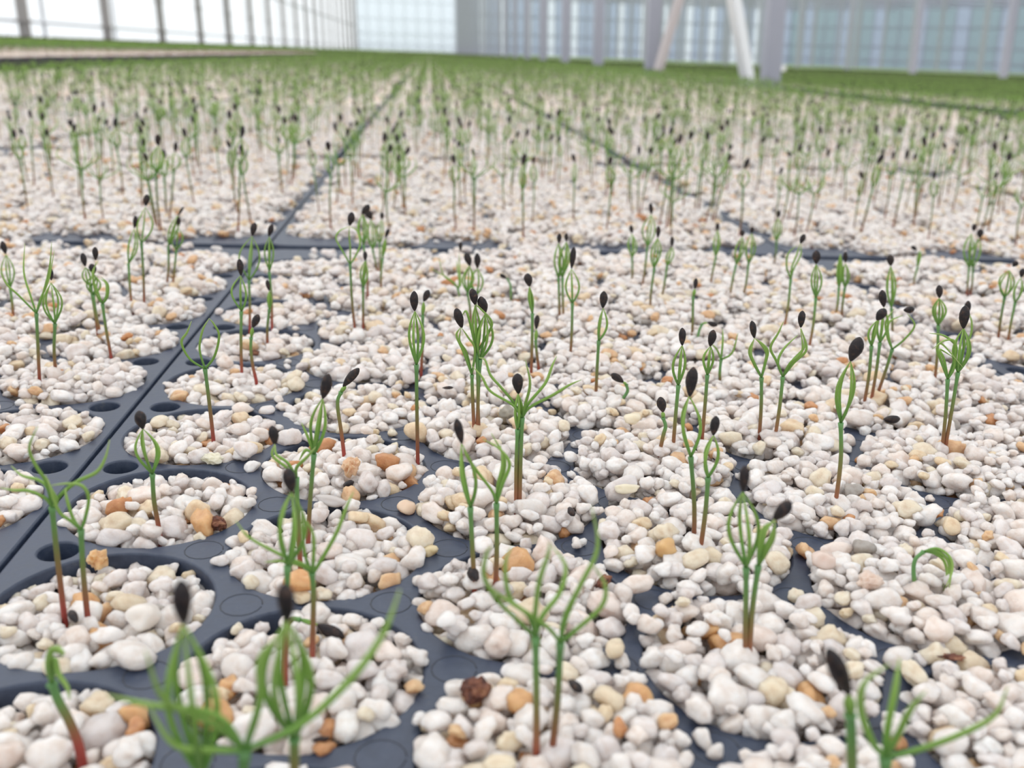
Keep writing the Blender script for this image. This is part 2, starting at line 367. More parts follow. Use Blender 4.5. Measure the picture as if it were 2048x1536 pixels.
# individual pebbles: the 300 largest in the picture
ox, oy, oz = tray_origin(0, 0)
W = DP_front['P'] + np.array([ox, oy, 0]); sc_ = []
Hmax = {}
for i, p in enumerate(W):
    u, v, d = proj(p)
    key = (int(p[0] / .0022), int(p[1] / .0022))
    if key not in Hmax or p[2] > W[Hmax[key]][2]: Hmax[key] = i
top = set(Hmax.values())
for i, p in enumerate(W):
    u, v, d = proj(p)
    if i in top and 8 < u < 2040 and 8 < v < 1528: sc_.append((DP_front['scl'][i, 0] / d, i))
sc_.sort(reverse=True); pick = [i for _, i in sc_[:300]]; WR = DP_front['scl'][:, 0] / 1.12
PEBO = []
for me in PEB: q = me.copy(); q.materials[0] = M_pebo; PEBO.append(q)
KINDS_P = [('white', (.92, .895, .885), 'white quartz pebble'),
           ('grey', (.79, .76, .77), 'grey quartz pebble'),
           ('pink', (.89, .80, .76), 'pinkish quartz pebble'),
           ('cream', (.84, .74, .58), 'cream quartz pebble'),
           ('orange', (.74, .45, .22), 'rusty orange pebble')]
ORD = ['nearest', 'second nearest', 'third nearest', 'fourth nearest', 'fifth nearest', 'sixth nearest']; COL = ['first', 'second', 'third', 'fourth', 'fifth', 'sixth', 'seventh']
def cell_of(p): return min(range(len(cells)), key=lambda n_: (cells[n_][0] + TX0 - p[0]) ** 2 + (cells[n_][1] + TY0 - p[1]) ** 2)
pc = {i: cell_of(W[i]) for i in pick}; used = sorted(set(pc.values())); rank = {n_: sum(1 for m_ in used if cells[m_][2] == cells[n_][2] and cells[m_][1] < cells[n_][1]) for n_ in used}
for i in pick:
    q = rnd.random(); k = 0 if q < .42 else 1 if q < .60 else 2 if q < .78 else 3 if q < .92 else 4
    nm, col, lab = KINDS_P[k]
    o = put('quartz_pebble', PEBO[int(DP_front['idx'][i])], loc=tuple(W[i]), label=lab + ' in the %s cell of the %s column from the seam' % (ORD[min(5, rank[pc[i]])], COL[cells[pc[i]][2]]), cat='pebble', group='%s pebbles, column %s, %s cell' % (nm, COL[cells[pc[i]][2]], ORD[min(5, rank[pc[i]])]))
    o.rotation_euler = tuple(DP_front['rot'][i]); o.scale = tuple(DP_front['scl'][i]); jt = rnd.uniform(.93, 1.06); o.color = (*[min(.95, c * jt) for c in col], 1)
keep = np.ones(len(W), bool); keep[pick] = False
for D in (DP_front,):
    for k in D: D[k] = D[k][keep]
def front_cull(D, ox, oy):
    W_ = D['P'] + np.array([ox, oy, 0]); ok = np.array([in_view(*p, 350, 500) for p in W_]); return {k: v[ok] for k, v in D.items()}
# ------------------------------------------------------------ trays and their grit
ME_a = points_mesh('quartz_grit', **DP_a)
n_lo = 5200
def soil_obj(c, r, parent):
    pass
V, F = [], []
for (x, y, j) in cells:
    n0 = len(V); V.append((x, y, -.0068)); V += [(x + CR * math.cos(a), y + CR * math.sin(a), -.0072) for a in np.linspace(0, 2 * math.pi, 16, endpoint=False)]
    F += [(n0, n0 + 1 + k, n0 + 1 + (k + 1) % 16) for k in range(16)]
ME_soil = mesh_of('substrate', V, F, [M_soil])
# coarse far grit: a bumpy dome in every cell plus spills over the web
def far_grit(seed):
    r_ = random.Random(seed); V, F = [], []
    for (x, y, j) in cells:
        n0 = len(V); l = r_.uniform(-.001, .0012); V.append((x, y, l + .003))
        for rr, hh in ((.5, .0024), (1.04, .0003)):
            V += [(x + rr * CR * math.cos(a) , y + rr * CR * math.sin(a), l + hh + r_.uniform(-.0005, .0005)) for a in np.linspace(0, 2 * math.pi, 10, endpoint=False)]
        F += [(n0, n0 + 1 + k, n0 + 1 + (k + 1) % 10) for k in range(10)] + [(n0 + 1 + k, n0 + 11 + k, n0 + 11 + (k + 1) % 10, n0 + 1 + (k + 1) % 10) for k in range(10)]
    for k in range(60):
        x, y = r_.uniform(.01, TW - .01), r_.uniform(.01, TL - .01); n0 = len(V); q = r_.uniform(.003, .009)
        V.append((x, y, .0018)); V += [(x + q * r_.uniform(.6, 1) * math.cos(a), y + q * r_.uniform(.6, 1) * math.sin(a), .0002) for a in np.linspace(0, 6.28, 7, endpoint=False)]
        F += [(n0, n0 + 1 + m_, n0 + 1 + (m_ + 1) % 7) for m_ in range(7)]
    return mesh_of('quartz_grit', V, F, [M_far])
ME_fg = [far_grit(s) for s in (1, 2, 3)]
near_t, mid_t, far_t = [], [], []
cand = [(c, r) for r in range(0, 24) for c in BED_C if tray_visible(c, r)]
TLAB = {(0, 0): 'dark plastic propagation tray right of the front seam, its webs and rim holes showing', (-1, 0): 'dark plastic propagation tray left of the front seam with small rim holes'}
n_ind = 0
grit_lab = 'white and orange quartz grit filling the cells of a seedling tray'
for (c, r) in cand:
    o3 = tray_origin(c, r)
    if n_ind < 260:
        if (c, r) in TLAB: lab, grp = TLAB[(c, r)], None
        elif r == 0: lab, grp = 'dark plastic propagation tray at the right end of the front tray row', None
        elif r == 1: lab, grp = 'dark propagation tray behind the wide black cross gap, ' + {-3: 'at the left frame edge', -2: 'second tray left of the long seam', -1: 'directly left of the long seam', 0: 'directly right of the long seam', 1: 'second tray right of the long seam', 2: 'at the right frame edge'}.get(c, 'at the far end'), None
        else: lab, grp = 'dark plastic propagation tray farther back in the main bed under green seedlings', 'trays farther back in the bed'
        o = put('propagation_tray', ME_tray if r < 2 else ME_trayf, loc=o3, label=lab, cat='tray', group=grp)
        put('tray_base', ME_base, o)
        if r == 0: put('moulded_rings', ME_rings, o, kind='stuff')
        n_ind += 1
    else: far_t.append((c, r))
    if r < 4 and (r < 2 or abs(c) < 5):
        o = put('substrate', ME_soil, loc=o3, label='brown damp substrate under the grit in the tray cells', cat='substrate', kind='stuff')
        if (c, r) == (0, 0): scatter('quartz_grit', points_mesh('quartz_grit', **front_cull(DP_front, *o3[:2])), G_HI, o3, label=grit_lab, cat='grit')
        elif (c, r) == (-1, 0): scatter('quartz_grit', points_mesh('quartz_grit', **front_cull(DP_left, *o3[:2])), G_HI, o3, label=grit_lab, cat='grit')
        elif r == 0: scatter('quartz_grit', points_mesh('quartz_grit', **front_cull(DP_a, *o3[:2])), G_HI, o3, label=grit_lab, cat='grit')
        elif r == 1: scatter('quartz_grit', ME_a, G_HI, o3, label=grit_lab, cat='grit')
        else: scatter('quartz_grit', ME_a, G_LO, o3, label=grit_lab, cat='grit')
    elif n_ind <= 260 and (c, r) not in far_t: put('quartz_grit', ME_fg[(c * 7 + r) % 3], loc=o3, label=grit_lab, cat='grit', kind='stuff')
print('t trays', round(time.time() - T0, 1), len(cand))

# ------------------------------------------------------------ seedlings
def crop(x0, y0, s): return lambda x, y: (x0 + x / s, y0 + y / s)
A, B, Cc, D_ = crop(0, 480, 2.926), crop(0, 900, 2.416), crop(680, 480, 2.926), crop(680, 950, 2.621)
E_, F_, G_, M_ = crop(1348, 480, 2.926), crop(1348, 950, 2.621), crop(0, 380, 2.926), crop(1300, 380, 2.738)
I_, J_, K_, L_ = crop(0, 850, 3.413), crop(400, 850, 3.413), crop(300, 1150, 2.926), crop(1200, 850, 2.415)
N_, O_, P_, Q_ = crop(640, 380, 5.12), crop(1000, 400, 5.12), crop(0, 1250, 5.12), crop(1880, 420, 5.488)

def needle_geo(P, r0=.00027, seg=6):
    n = len(P); t = np.linspace(0, 1, n); R = r0 * np.where(t < .12, .8 + t * 1.6, 1.0 - .80 * np.clip((t - .55) / .45, 0, 1) ** 1.6)
    return tube(P, R, seg, .8)
def seed_geo(T, S, width, seed=0, lo=False):
    """rough winged-off seed coat from its mouth T to its tip S"""
    T = np.asarray(T); S = np.asarray(S); ax = S - T; L_ = np.linalg.norm(ax); ax = ax / L_; u = np.cross(ax, [.31, .9, .2]); u /= np.linalg.norm(u); v = np.cross(ax, u)
    prof = [(-.03, .10), (.02, .30), (.12, .52), (.28, .80), (.45, .97), (.62, 1.0), (.78, .86), (.9, .58), (.975, .26), (1.0, .03)] if not lo else [(0, .2), (.3, .85), (.65, 1.0), (.9, .5), (1, .05)]
    seg = 14 if not lo else 4; r_ = np.random.default_rng(seed); V = []; k1, k2 = r_.uniform(0, 6, 2)
    for t_, q in prof:
        for k in range(seg):
            a = 2 * math.pi * k / seg; rr = width / 2 * q * (1 + (0 if lo else .055 * math.sin(3 * a + k1 + 4 * t_) + .05 * math.sin(7 * a + k2) + r_.uniform(-.03, .03)))
            V.append(T + ax * L_ * t_ + rr * (math.cos(a) * u + .78 * math.sin(a) * v))
    n = len(prof); F = [(i * seg + k, i * seg + (k + 1) % seg, (i + 1) * seg + (k + 1) % seg, (i + 1) * seg + k) for i in range(n - 1) for k in range(seg)]
    F += [tuple(range(seg - 1, -1, -1)), tuple((n - 1) * seg + k for k in range(seg))]; return V, F
def stem_geo(P, r0=.00040, seg=8):
    n = len(P); t = np.linspace(0, 1, n); return tube(P, r0 * (1.08 - .22 * t + .38 * np.clip((t - .93) / .07, 0, 1)), seg)

def seedling(label, base, stem, fork, cages=(), opens=(), seed=None, red=1.0, thick=1.0, z=.0012, group=None, lean=0.0):
    """base, stem points, fork, needles and seed are traced in the picture and set up in a vertical plane through the base;
    the needles fan out in depth around the stem"""
    P0 = unp(base, z); dist = proj(P0)[2]; pxm = dist / FPX
    def at(p, dep=0.0):
        d = RW @ ray(*p); q = P0 + FWD * dep; k = np.dot(q - CAMP, FWD) / np.dot(d, FWD); return CAMP + d * k
    rr = random.Random(hash(label) & 0xffff if False else int(base[0] * 31 + base[1] * 17))
    o = bpy.data.objects.new('conifer_seedling', None); C.objects.link(o); o.location = P0; o['label'] = label; o['category'] = 'seedling'
    o.empty_display_size = .003
    if group: o['group'] = group
    loc = lambda V: [np.asarray(v) - P0 for v in V]
    fdep = lean * .001
    Fk = at(fork, fdep)
    pts = [P0 - np.array([0, 0, .005]), P0] + [at(p, fdep * (k + 1) / (len(stem) + 1)) for k, p in enumerate(stem)]
    if not stem: pts.append((P0 + Fk) / 2 + SIDE * rr.uniform(-.0004, .0004))
    pts.append(Fk)
    V, F, al = stem_geo(catmull(pts, 7), .00041 * thick); al = [min(1, max(0, a * (1.0 / red) if red > 0 else 1)) for a in al]
    put('stem', mesh_of('stem', loc(V), F, [M_stem], attr=al), o)
    for (tip, wl, wr, n) in cages:
        T = at(tip, fdep); ph0 = rr.uniform(-.3, .3)
        for k in range(n):
            a = math.pi * 2 * k / n + ph0 if n > 2 else math.pi * k
            if n > 2 and k == 0: a = 0
            cx, sy_ = math.cos(a), math.sin(a); wd = (abs(wr) if cx > 0 else abs(wl)) * pxm; dd = (abs(wl) + abs(wr)) / 2 * pxm * 1.0
            Q = []; pk = rr.uniform(.46, .56)
            for t in np.linspace(0, 1, 13):
                s = math.sin(math.pi * (t ** (math.log(.5) / math.log(pk)))) ** 1.05
                Q.append(Fk + (T - Fk) * t + SIDE * (cx * wd * s) + FWD * (sy_ * dd * s))
            V, F, al = needle_geo(Q, .00027 * thick); put('needle', mesh_of('needle', loc(V), F, [M_needle], attr=[a_ * .75 for a_ in al]), o)
    for k, line in enumerate(opens):
        if len(line) == 2 and isinstance(line[1], (int, float)): line, dep = line
        else: dep = (rr.uniform(.6, 1.6) * (1 if k % 2 else -1)) * .0016
        m_ = len(line); Q = [Fk] + [at(p, fdep + dep * (i + 1) / m_) for i, p in enumerate(line)]
        V, F, al = needle_geo(catmull(Q, 6), .00027 * thick); put('needle', mesh_of('needle', loc(V), F, [M_needle], attr=al), o)
    if seed:
        a, b_, wpx = seed; V, F = seed_geo(at(a, fdep), at(b_, fdep), wpx * pxm, int(base[0])); put('seed_coat', mesh_of('seed_coat', loc(V), F, [M_seed]), o)
    return o
TR = []
def S(*a, **k): TR.append((a, k))
S('pale tray-edge seedling with three bare needles and no seed coat, left tray seam behind it', A(1248, 1160), [A(1222, 930)], A(1200, 755), opens=[[A(1110, 695), A(1062, 600), A(1095, 540), A(1120, 475)], [A(1168, 640), A(1185, 530), A(1222, 462)], [A(1255, 680), A(1282, 560), A(1250, 490), A(1222, 458)]], red=1)
S('seedling with round needle cage under a plump black seed coat in the second seam-side cell', I_(1088, 728), [I_(1052, 520)], I_(1040, 335), cages=[(I_(975, 25), 21, 23, 5)], seed=(A(835, 1103), A(812, 998), 23), lean=0)
S('tall seedling with three long upright bare needles beyond the left tray seam', A(232, 825), [A(222, 620)], A(213, 430), opens=[[A(110, 325), A(40, 260), A(2, 190)], [A(180, 330), A(140, 190), A(145, 20)], [A(250, 320), A(290, 160), A(302, 15)], [A(235, 350), A(285, 230), A(318, 60)]])
S('seedling with thin bottle-shaped needle cage beside the tall bare one in the left tray', A(328, 795), [], A(322, 490), cages=[(A(298, 250), 19, 18, 5)], seed=(A(300, 235), A(298, 165), 9))
S('seedling at the left frame edge with brown seed coat and short cage', A(80, 465), [], A(60, 280), cages=[(A(35, 85), 12, 12, 4)], seed=(A(33, 80), A(12, 5), 12))
S('leftmost of three joined seedlings under a cluster of black seed coats in the left tray', A(575, 572), [], A(530, 270), cages=[(A(500, 160), 10, 14, 4)], seed=(A(498, 152), A(482, 75), 13))
S('middle one of three joined seedlings, its black seed coat lowest of the cluster', A(592, 572), [], A(545, 320), cages=[(A(548, 200), 14, 14, 4)], seed=(A(552, 195), A(533, 138), 15))
S('right one of three joined seedlings, bent needles arching over to the right', A(650, 685), [], A(600, 375), opens=[[A(570, 330), A(545, 240), A(560, 130)], [A(575, 310), A(540, 200), A(575, 120)], [A(630, 330), A(632, 260), A(590, 215)], [A(622, 320), A(620, 255), A(585, 225)]], seed=(A(560, 115), A(556, 40), 12))
S('slim seedling with two-loop cage and grey-black seed coat, left tray back part', G_(772, 690), [], G_(752, 430), cages=[(G_(785, 225), 7, 12, 4)], seed=(G_(786, 222), G_(794, 150), 9))
S('slim seedling with round black seed coat high over the left cross gap', G_(845, 685), [], G_(828, 310), cages=[(G_(850, 100), 12, 18, 3)], seed=(G_(852, 92), G_(862, 25), 12))
S('thin seedling with a cage pressed flat, first of the pair near the left cross gap', G_(975, 575), [], G_(985, 330), cages=[(G_(1040, 150), 8, 8, 4)], seed=(G_(1042, 150), G_(1075, 98), 5))
S('thin seedling with black seed coat, second of the pair near the left cross gap', G_(1010, 575), [], G_(1032, 350), cages=[(G_(1042, 220), 10, 11, 4)], seed=(G_(1042, 215), G_(1046, 155), 10))
S('seedling with long black seed coat and narrow cage beside the seam end', G_(1415, 1070), [], G_(1412, 710), cages=[(G_(1408, 500), 18, 10, 4)], seed=(G_(1410, 498), G_(1400, 402), 13))
S('tall seedling with wide heart-shaped cage in front of the tray corner notch', G_(1462, 800), [], G_(1457, 530), cages=[(G_(1475, 270), 22, 18, 4)], seed=(G_(1476, 265), G_(1492, 190), 13))
S('bent seedling with closed needles and tilted dark seed coat by the seam', A(1500, 830), [A(1480, 740), A(1468, 640)], A(1470, 570), cages=[(A(1478, 510), 2, 2, 4)], seed=(A(1480, 510), A(1512, 435), 15))
S('straight seedling with closed needles and small seed coat right of the seam', G_(1565, 910), [], G_(1576, 700), cages=[(G_(1575, 590), 3, 4, 4)], seed=(G_(1575, 588), G_(1563, 525), 9))
S('seedling with a lens-shaped cage right in front of the black corner notch', G_(1592, 790), [], G_(1576, 480), cages=[(G_(1576, 272), 9, 8, 4)], seed=(G_(1574, 270), G_(1592, 200), 11))
S('seedling with slender cage under a big brown-black seed coat, front row middle left', J_(738, 825), [J_(752, 520)], J_(778, 200), cages=[(A(1888, 925), 15, 13, 4)], opens=[[A(1800, 1150), A(1765, 1070)], [A(1790, 1230), A(1750, 1290)]], seed=(A(1890, 925), A(1925, 782), 21))
S('red-stemmed seedling with dark seed coat leaning left over two looped needles', J_(685, 960), [J_(672, 700)], J_(658, 360), cages=[], opens=[[J_(590, 290), J_(495, 210), J_(510, 130)], [J_(600, 260), J_(520, 200), J_(515, 130)], [J_(660, 290), J_(730, 220), J_(790, 150)]], seed=(J_(512, 132), J_(492, 5), 20))
S('kinked seedling with closed needles and glossy black seed coat leaning right', A(2015, 1280), [A(1998, 1130), A(1975, 960)], A(1995, 890), cages=[(A(2024, 852), 2, 2, 4)], seed=(Cc(20, 855), Cc(112, 750), 17))
S('blurred seedling with spreading needles and black seed coat before the middle left cell', K_(790, 610), [], J_(598, 960), cages=[(J_(625, 455), 22, 30, 5)], seed=(J_(628, 455), J_(597, 292), 27), z=.001)
S('blurred open seedling with four bare spreading needles, brown stem', K_(950, 505), [J_(775, 1180)], J_(765, 1010), opens=[[J_(720, 960), J_(560, 890), J_(340, 770), J_(245, 655)], [J_(805, 960), J_(930, 740), J_(1000, 560), J_(1048, 455)], [J_(690, 960), J_(560, 930), J_(440, 935)], [J_(720, 900), J_(700, 750), J_(690, 600)], [J_(775, 900), J_(770, 740), J_(700, 620)]])
S('fallen seedling lying flat with a dark seed coat on the white grit', K_(800, 330), [K_(830, 262)], K_(880, 262), cages=[(K_(985, 292), 3, 4, 4)], seed=(K_(985, 290), K_(1140, 385), 32))
S('very near blurred seedling with long black seed coat over hanging needles, left of two', (360, 1790), [], K_(300, 1190), cages=[(K_(195, 285), 44, 45, 5)], seed=(K_(197, 285), K_(182, 25), 36), z=.001, thick=1.35)
S('very near blurred seedling with black seed coat, right of two', (590, 1740), [K_(845, 1060)], K_(845, 960), cages=[(K_(800, 268), 50, 38, 6)], seed=(K_(805, 268), K_(788, 45), 33), z=.001, thick=1.35)
S('very near blurred seedling with needles flung wide to both sides at the lower edge', (480, 1800), [], (490, 1500), opens=[[(430, 1430), (300, 1410), (215, 1390)], [(600, 1450), (700, 1360), (765, 1270), (800, 1180)], [(430, 1450), (330, 1400), (290, 1300)], [(520, 1400), (520, 1320), (560, 1270)], [(440, 1500), (350, 1490), (290, 1400)]], thick=1.35)
S('bent green seedling with drooping needle tuft at the lower left corner', P_(820, 1290), [P_(720, 1010), P_(600, 780)], P_(530, 600), opens=[[P_(500, 430), P_(520, 270), P_(600, 235), P_(660, 290)], [P_(510, 400), P_(540, 250), P_(630, 260)], [P_(560, 350), P_(600, 500), P_(690, 640), P_(712, 770)], [P_(490, 400), P_(530, 260), P_(640, 280), P_(620, 340)]], red=.9, thick=1.35)
S('open bare seedling with long needles crossing the seam, left of the front pair', I_(432, 1248), [I_(385, 850)], I_(355, 560), opens=[[I_(320, 400), I_(235, 260), I_(200, 150), I_(258, 8)], [I_(325, 430), I_(260, 375), I_(150, 345), I_(75, 278)], [I_(310, 500), I_(200, 450), I_(90, 445), I_(0, 428)], [I_(420, 470), I_(530, 385), I_(660, 320), I_(720, 220), I_(748, 100)], [I_(390, 520), I_(350, 440), I_(310, 340)]])
S('open bare seedling with looping needles, right of the front pair', I_(598, 1310), [I_(568, 1000)], I_(553, 715), opens=[[I_(490, 660), I_(410, 600), I_(360, 490), I_(330, 380)], [I_(500, 640), I_(455, 500), I_(448, 430)], [I_(580, 640), I_(605, 500), I_(560, 415), I_(460, 400), I_(350, 412)]])
# middle
S('upright seedling with tall narrow cage and ridged brown-black seed coat left of centre', Cc(455, 1290), [Cc(450, 1000)], Cc(447, 730), cages=[(Cc(438, 415), 13, 16, 4)], seed=(Cc(436, 412), Cc(434, 298), 16), lean=0)
S('closed seedling with tilted seed coat just behind the tall one left of centre', Cc(475, 780), [Cc(483, 600)], Cc(484, 440), cages=[(Cc(490, 360), 2, 2, 4)], seed=(Cc(490, 358), Cc(520, 292), 13))
S('left one of the dense clump, oval seed coat leaning left over loops', Cc(785, 1150), [Cc(775, 900)], Cc(772, 790), opens=[[Cc(720, 650), Cc(682, 560), Cc(705, 512)], [Cc(740, 660), Cc(700, 590), Cc(708, 512)], [Cc(790, 640), Cc(750, 570), Cc(710, 512)]], seed=(Cc(712, 512), Cc(680, 398), 18))
S('tallest one of the dense clump with a slim black seed coat on top', Cc(800, 1150), [], Cc(800, 660), cages=[(Cc(790, 380), 6, 8, 4)], opens=[[Cc(860, 560), Cc(888, 480), Cc(820, 400), Cc(792, 378)], [Cc(745, 430), Cc(715, 440)]], seed=(Cc(792, 378), Cc(772, 284), 16))
S('right one of the dense clump with round glossy seed coat', Cc(815, 1150), [Cc(808, 950)], Cc(820, 700), cages=[(Cc(848, 430), 12, 20, 5)], seed=(Cc(850, 425), Cc(822, 330), 18))
S('central double seedling, the one with narrow cage and jagged black seed coat', Cc(1030, 1610), [Cc(1032, 1320)], Cc(1040, 1110), cages=[(Cc(1042, 897), 6, 8, 5)], seed=(Cc(1044, 897), Cc(1038, 780), 21), thick=.98)
S('central double seedling, the one whose five bare needles spread like a star', Cc(1050, 1612), [Cc(1056, 1320)], Cc(1066, 1040), opens=[[Cc(1010, 965), Cc(880, 885), Cc(830, 800), Cc(770, 735)], [Cc(1015, 950), Cc(940, 860), Cc(880, 790), Cc(850, 705), Cc(812, 688)], [Cc(1085, 960), Cc(1112, 840), Cc(1085, 700)], [Cc(1100, 960), Cc(1200, 840), Cc(1240, 740), Cc(1268, 680)], [Cc(1110, 980), Cc(1250, 905), Cc(1340, 850), Cc(1412, 818)]], thick=.98)
S('seedling with long black seed coat leaning left, in front of the centre pair', D_(705, 625), [D_(695, 400)], D_(683, 170), cages=[(Cc(710, 1190), 12, 18, 3)], seed=(Cc(712, 1188), Cc(682, 1045), 18))
S('bare seedling with crossing needles, in front of the centre pair', D_(815, 600), [D_(822, 380)], D_(820, 150), opens=[[Cc(890, 1470), Cc(800, 1350), Cc(740, 1260), Cc(720, 1200)], [Cc(930, 1450), Cc(965, 1290), Cc(885, 1130)], [Cc(950, 1430), Cc(992, 1310), Cc(930, 1220), Cc(835, 1165)], [Cc(925, 1430), Cc(950, 1320), Cc(940, 1200)]])
S('closed seedling with blunt square seed coat in the middle cells', Cc(1118, 805), [Cc(1124, 600)], Cc(1126, 430), cages=[(Cc(1108, 270), 4, 4, 4)], seed=(Cc(1108, 270), Cc(1096, 195), 17))
S('short closed seedling tucked right behind the square-coated one', Cc(1163, 765), [Cc(1150, 650)], Cc(1145, 590), cages=[(Cc(1150, 522), 2, 2, 4)], seed=(Cc(1148, 520), Cc(1156, 438), 11))
S('tall seedling with long cage and seed coat reaching above the cross gap', Cc(1345, 715), [], Cc(1360, 370), cages=[(Cc(1355, 168), 12, 14, 4)], seed=(Cc(1355, 165), Cc(1370, 40), 12))
S('seedling with leaf-shaped half cage and pointed seed coat in open grit', Cc(1495, 960), [Cc(1503, 780)], Cc(1514, 590), cages=[(Cc(1540, 398), 6, 12, 3)], seed=(Cc(1538, 396), Cc(1545, 298), 15))
S('short hooked green sprout with nodding black seed coat', Cc(1600, 990), [Cc(1650, 935), Cc(1682, 885)], Cc(1675, 845), cages=[(Cc(1655, 828), 1, 1, 3)], seed=(Cc(1658, 832), Cc(1588, 782), 16), red=.6)
S('short crooked sprout with a grey-black seed coat beside the right group', Cc(1860, 1300), [Cc(1890, 1150), Cc(1905, 1090)], Cc(1890, 1040), cages=[(Cc(1888, 1004), 1, 2, 3)], seed=(Cc(1890, 1005), Cc(1874, 918), 18), red=.8)
S('thin seedling with slim cage and upright seed coat behind the right group', Cc(1945, 1270), [Cc(1962, 1050)], Cc(1980, 850), cages=[(Cc(2003, 615), 14, 9, 4)], seed=(Cc(2003, 615), Cc(2003, 513), 14))
S('tiny nodding sprout in the back grit with a grey seed coat', Cc(1000, 370), [Cc(998, 270)], Cc(978, 225), seed=(Cc(975, 225), Cc(935, 200), 9), red=.6)
S('tall blurred seedling with ringed left needle and black seed coat over the cross gap', N_(360, 1470), [], N_(308, 760), opens=[[N_(240, 640), N_(165, 500), N_(200, 420), N_(295, 375)], [N_(350, 700), N_(410, 560), N_(380, 420), N_(305, 375)], [N_(310, 600), N_(300, 480), N_(300, 375)]], seed=(N_(305, 362), N_(328, 225), 14))
S('slim blurred seedling standing close behind the ringed one', N_(442, 1420), [], N_(440, 1000), cages=[(N_(460, 725), 7, 7, 4)], seed=(N_(462, 722), N_(462, 625), 9))
S('first of the crowded group with several black seed coats at the cross gap', N_(490, 1110), [], N_(445, 560), cages=[(N_(435, 245), 11, 9, 5)], seed=(N_(430, 245), N_(505, 150), 13))
S('second of the crowded group at the cross gap, stout cage', N_(590, 870), [], N_(540, 620), cages=[(N_(520, 300), 10, 12, 5)], seed=(N_(528, 300), N_(480, 205), 15))
S('third of the crowded group at the cross gap with small grey coat', N_(600, 880), [], N_(610, 560), cages=[(N_(632, 300), 8, 5, 4)], seed=(N_(632, 300), N_(638, 225), 8))
S('closed seedling at the right of the crowded group with thin tilted coat', N_(632, 1080), [], N_(640, 700), cages=[(N_(672, 490), 3, 3, 4)], seed=(N_(670, 490), N_(705, 395), 8))
S('bare forked seedling with two needles pointing left before the cross gap', N_(1420, 1180), [], N_(1412, 1010), opens=[[N_(1350, 940), N_(1265, 870), N_(1215, 690)], [N_(1380, 960), N_(1290, 890), N_(1130, 800)], [N_(1440, 960), N_(1430, 800), N_(1425, 640)], [N_(1425, 950), N_(1410, 800), N_(1400, 720)]], seed=(N_(1438, 620), N_(1440, 530), 8))
S('thick green-needled seedling, left of two behind the dense clump', N_(1540, 1400), [], N_(1510, 1050), cages=[(N_(1530, 775), 12, 10, 5)], seed=(N_(1535, 775), N_(1495, 640), 14))
S('thick green-needled seedling, right of two behind the dense clump', N_(1590, 1380), [], N_(1600, 1080), cages=[(N_(1612, 800), 14, 12, 5)], seed=(N_(1612, 800), N_(1610, 645), 13))
S('left of two back seedlings with black coats near the middle of the gap', O_(610, 1280), [], O_(600, 800), cages=[(O_(600, 440), 10, 9, 5)], seed=(O_(600, 438), O_(612, 340), 9))
S('right of two back seedlings with black coats near the middle of the gap', O_(655, 1290), [], O_(640, 800), cages=[(O_(680, 425), 12, 9, 5)], seed=(O_(680, 422), O_(680, 340), 8))
S('pale slender seedling before the gap, right of centre', O_(1345, 890), [], O_(1352, 590), cages=[(O_(1352, 345), 9, 9, 5)], seed=(O_(1352, 342), O_(1340, 255), 8))
S('pair seedling with long caged top, left one under a coat crossing the gap', O_(1450, 940), [], O_(1510, 480), cages=[(O_(1548, 150), 14, 11, 4)], seed=(O_(1550, 145), O_(1542, 30), 8))
S('stout short-caged seedling with coat crossing the gap, right of the pale one', O_(1535, 1200), [], O_(1580, 700), cages=[(O_(1615, 385), 10, 9, 4)], seed=(O_(1617, 385), O_(1622, 265), 9))
S('thin seedling ending in a small coat, beside the bare tray strip', O_(1640, 1085), [], O_(1710, 680), cages=[(O_(1762, 480), 6, 7, 4)], seed=(O_(1762, 478), O_(1762, 370), 8))
# right
S('seedling with long drop-shaped cage and tall black seed coat in the right group', L_(452, 578), [L_(455, 380)], E_(98, 1270), cages=[(E_(90, 912), 28, 20, 3)], seed=(E_(92, 912), E_(115, 742), 22))
S('shorter seedling with round cage at the right of that group', L_(480, 635), [L_(508, 430)], E_(200, 1390), cages=[(E_(232, 1142), 21, 14, 3)], seed=(E_(230, 1140), E_(248, 1030), 18))
S('slanting seedling with egg-shaped coat behind the right group', E_(160, 1200), [E_(182, 960)], E_(195, 790), cages=[(E_(215, 620), 11, 8, 4)], seed=(E_(212, 620), E_(232, 525), 16))
S('seedling with open two-sided loop and leaning coat, left of the right pair', E_(495, 1190), [E_(510, 980)], E_(512, 805), opens=[[E_(465, 720), E_(440, 650), E_(470, 575)], [E_(475, 730), E_(450, 660), E_(470, 578)], [E_(535, 720), E_(548, 650), E_(515, 605), E_(472, 575)], [E_(530, 730), E_(540, 660), E_(505, 605), E_(472, 575)]], seed=(E_(470, 572), E_(455, 472), 13))
S('seedling with loose wavy needles and high coat, right of the right pair', E_(583, 1210), [E_(618, 980)], E_(637, 800), opens=[[E_(600, 710), E_(565, 630), E_(610, 545), E_(640, 478)], [E_(608, 720), E_(640, 640), E_(725, 555)], [E_(700, 720), E_(775, 640), E_(745, 518)], [E_(690, 710), E_(765, 620), E_(742, 518)], [E_(680, 720), E_(750, 650), E_(740, 518)]], seed=(E_(742, 510), E_(752, 413), 14))
S('tall foreground seedling with open three-needle cage and big tilted seed coat', F_(838, 208), [E_(975, 1300)], E_(976, 1070), cages=[(E_(1033, 708), 20, 15, 4)], seed=(E_(1035, 705), E_(1090, 568), 25))
S('left one of three close seedlings with bent head and tilted coat', E_(1105, 1000), [E_(1140, 800)], E_(1156, 620), cages=[(E_(1188, 470), 11, 2, 4)], seed=(E_(1188, 468), E_(1238, 402), 19))
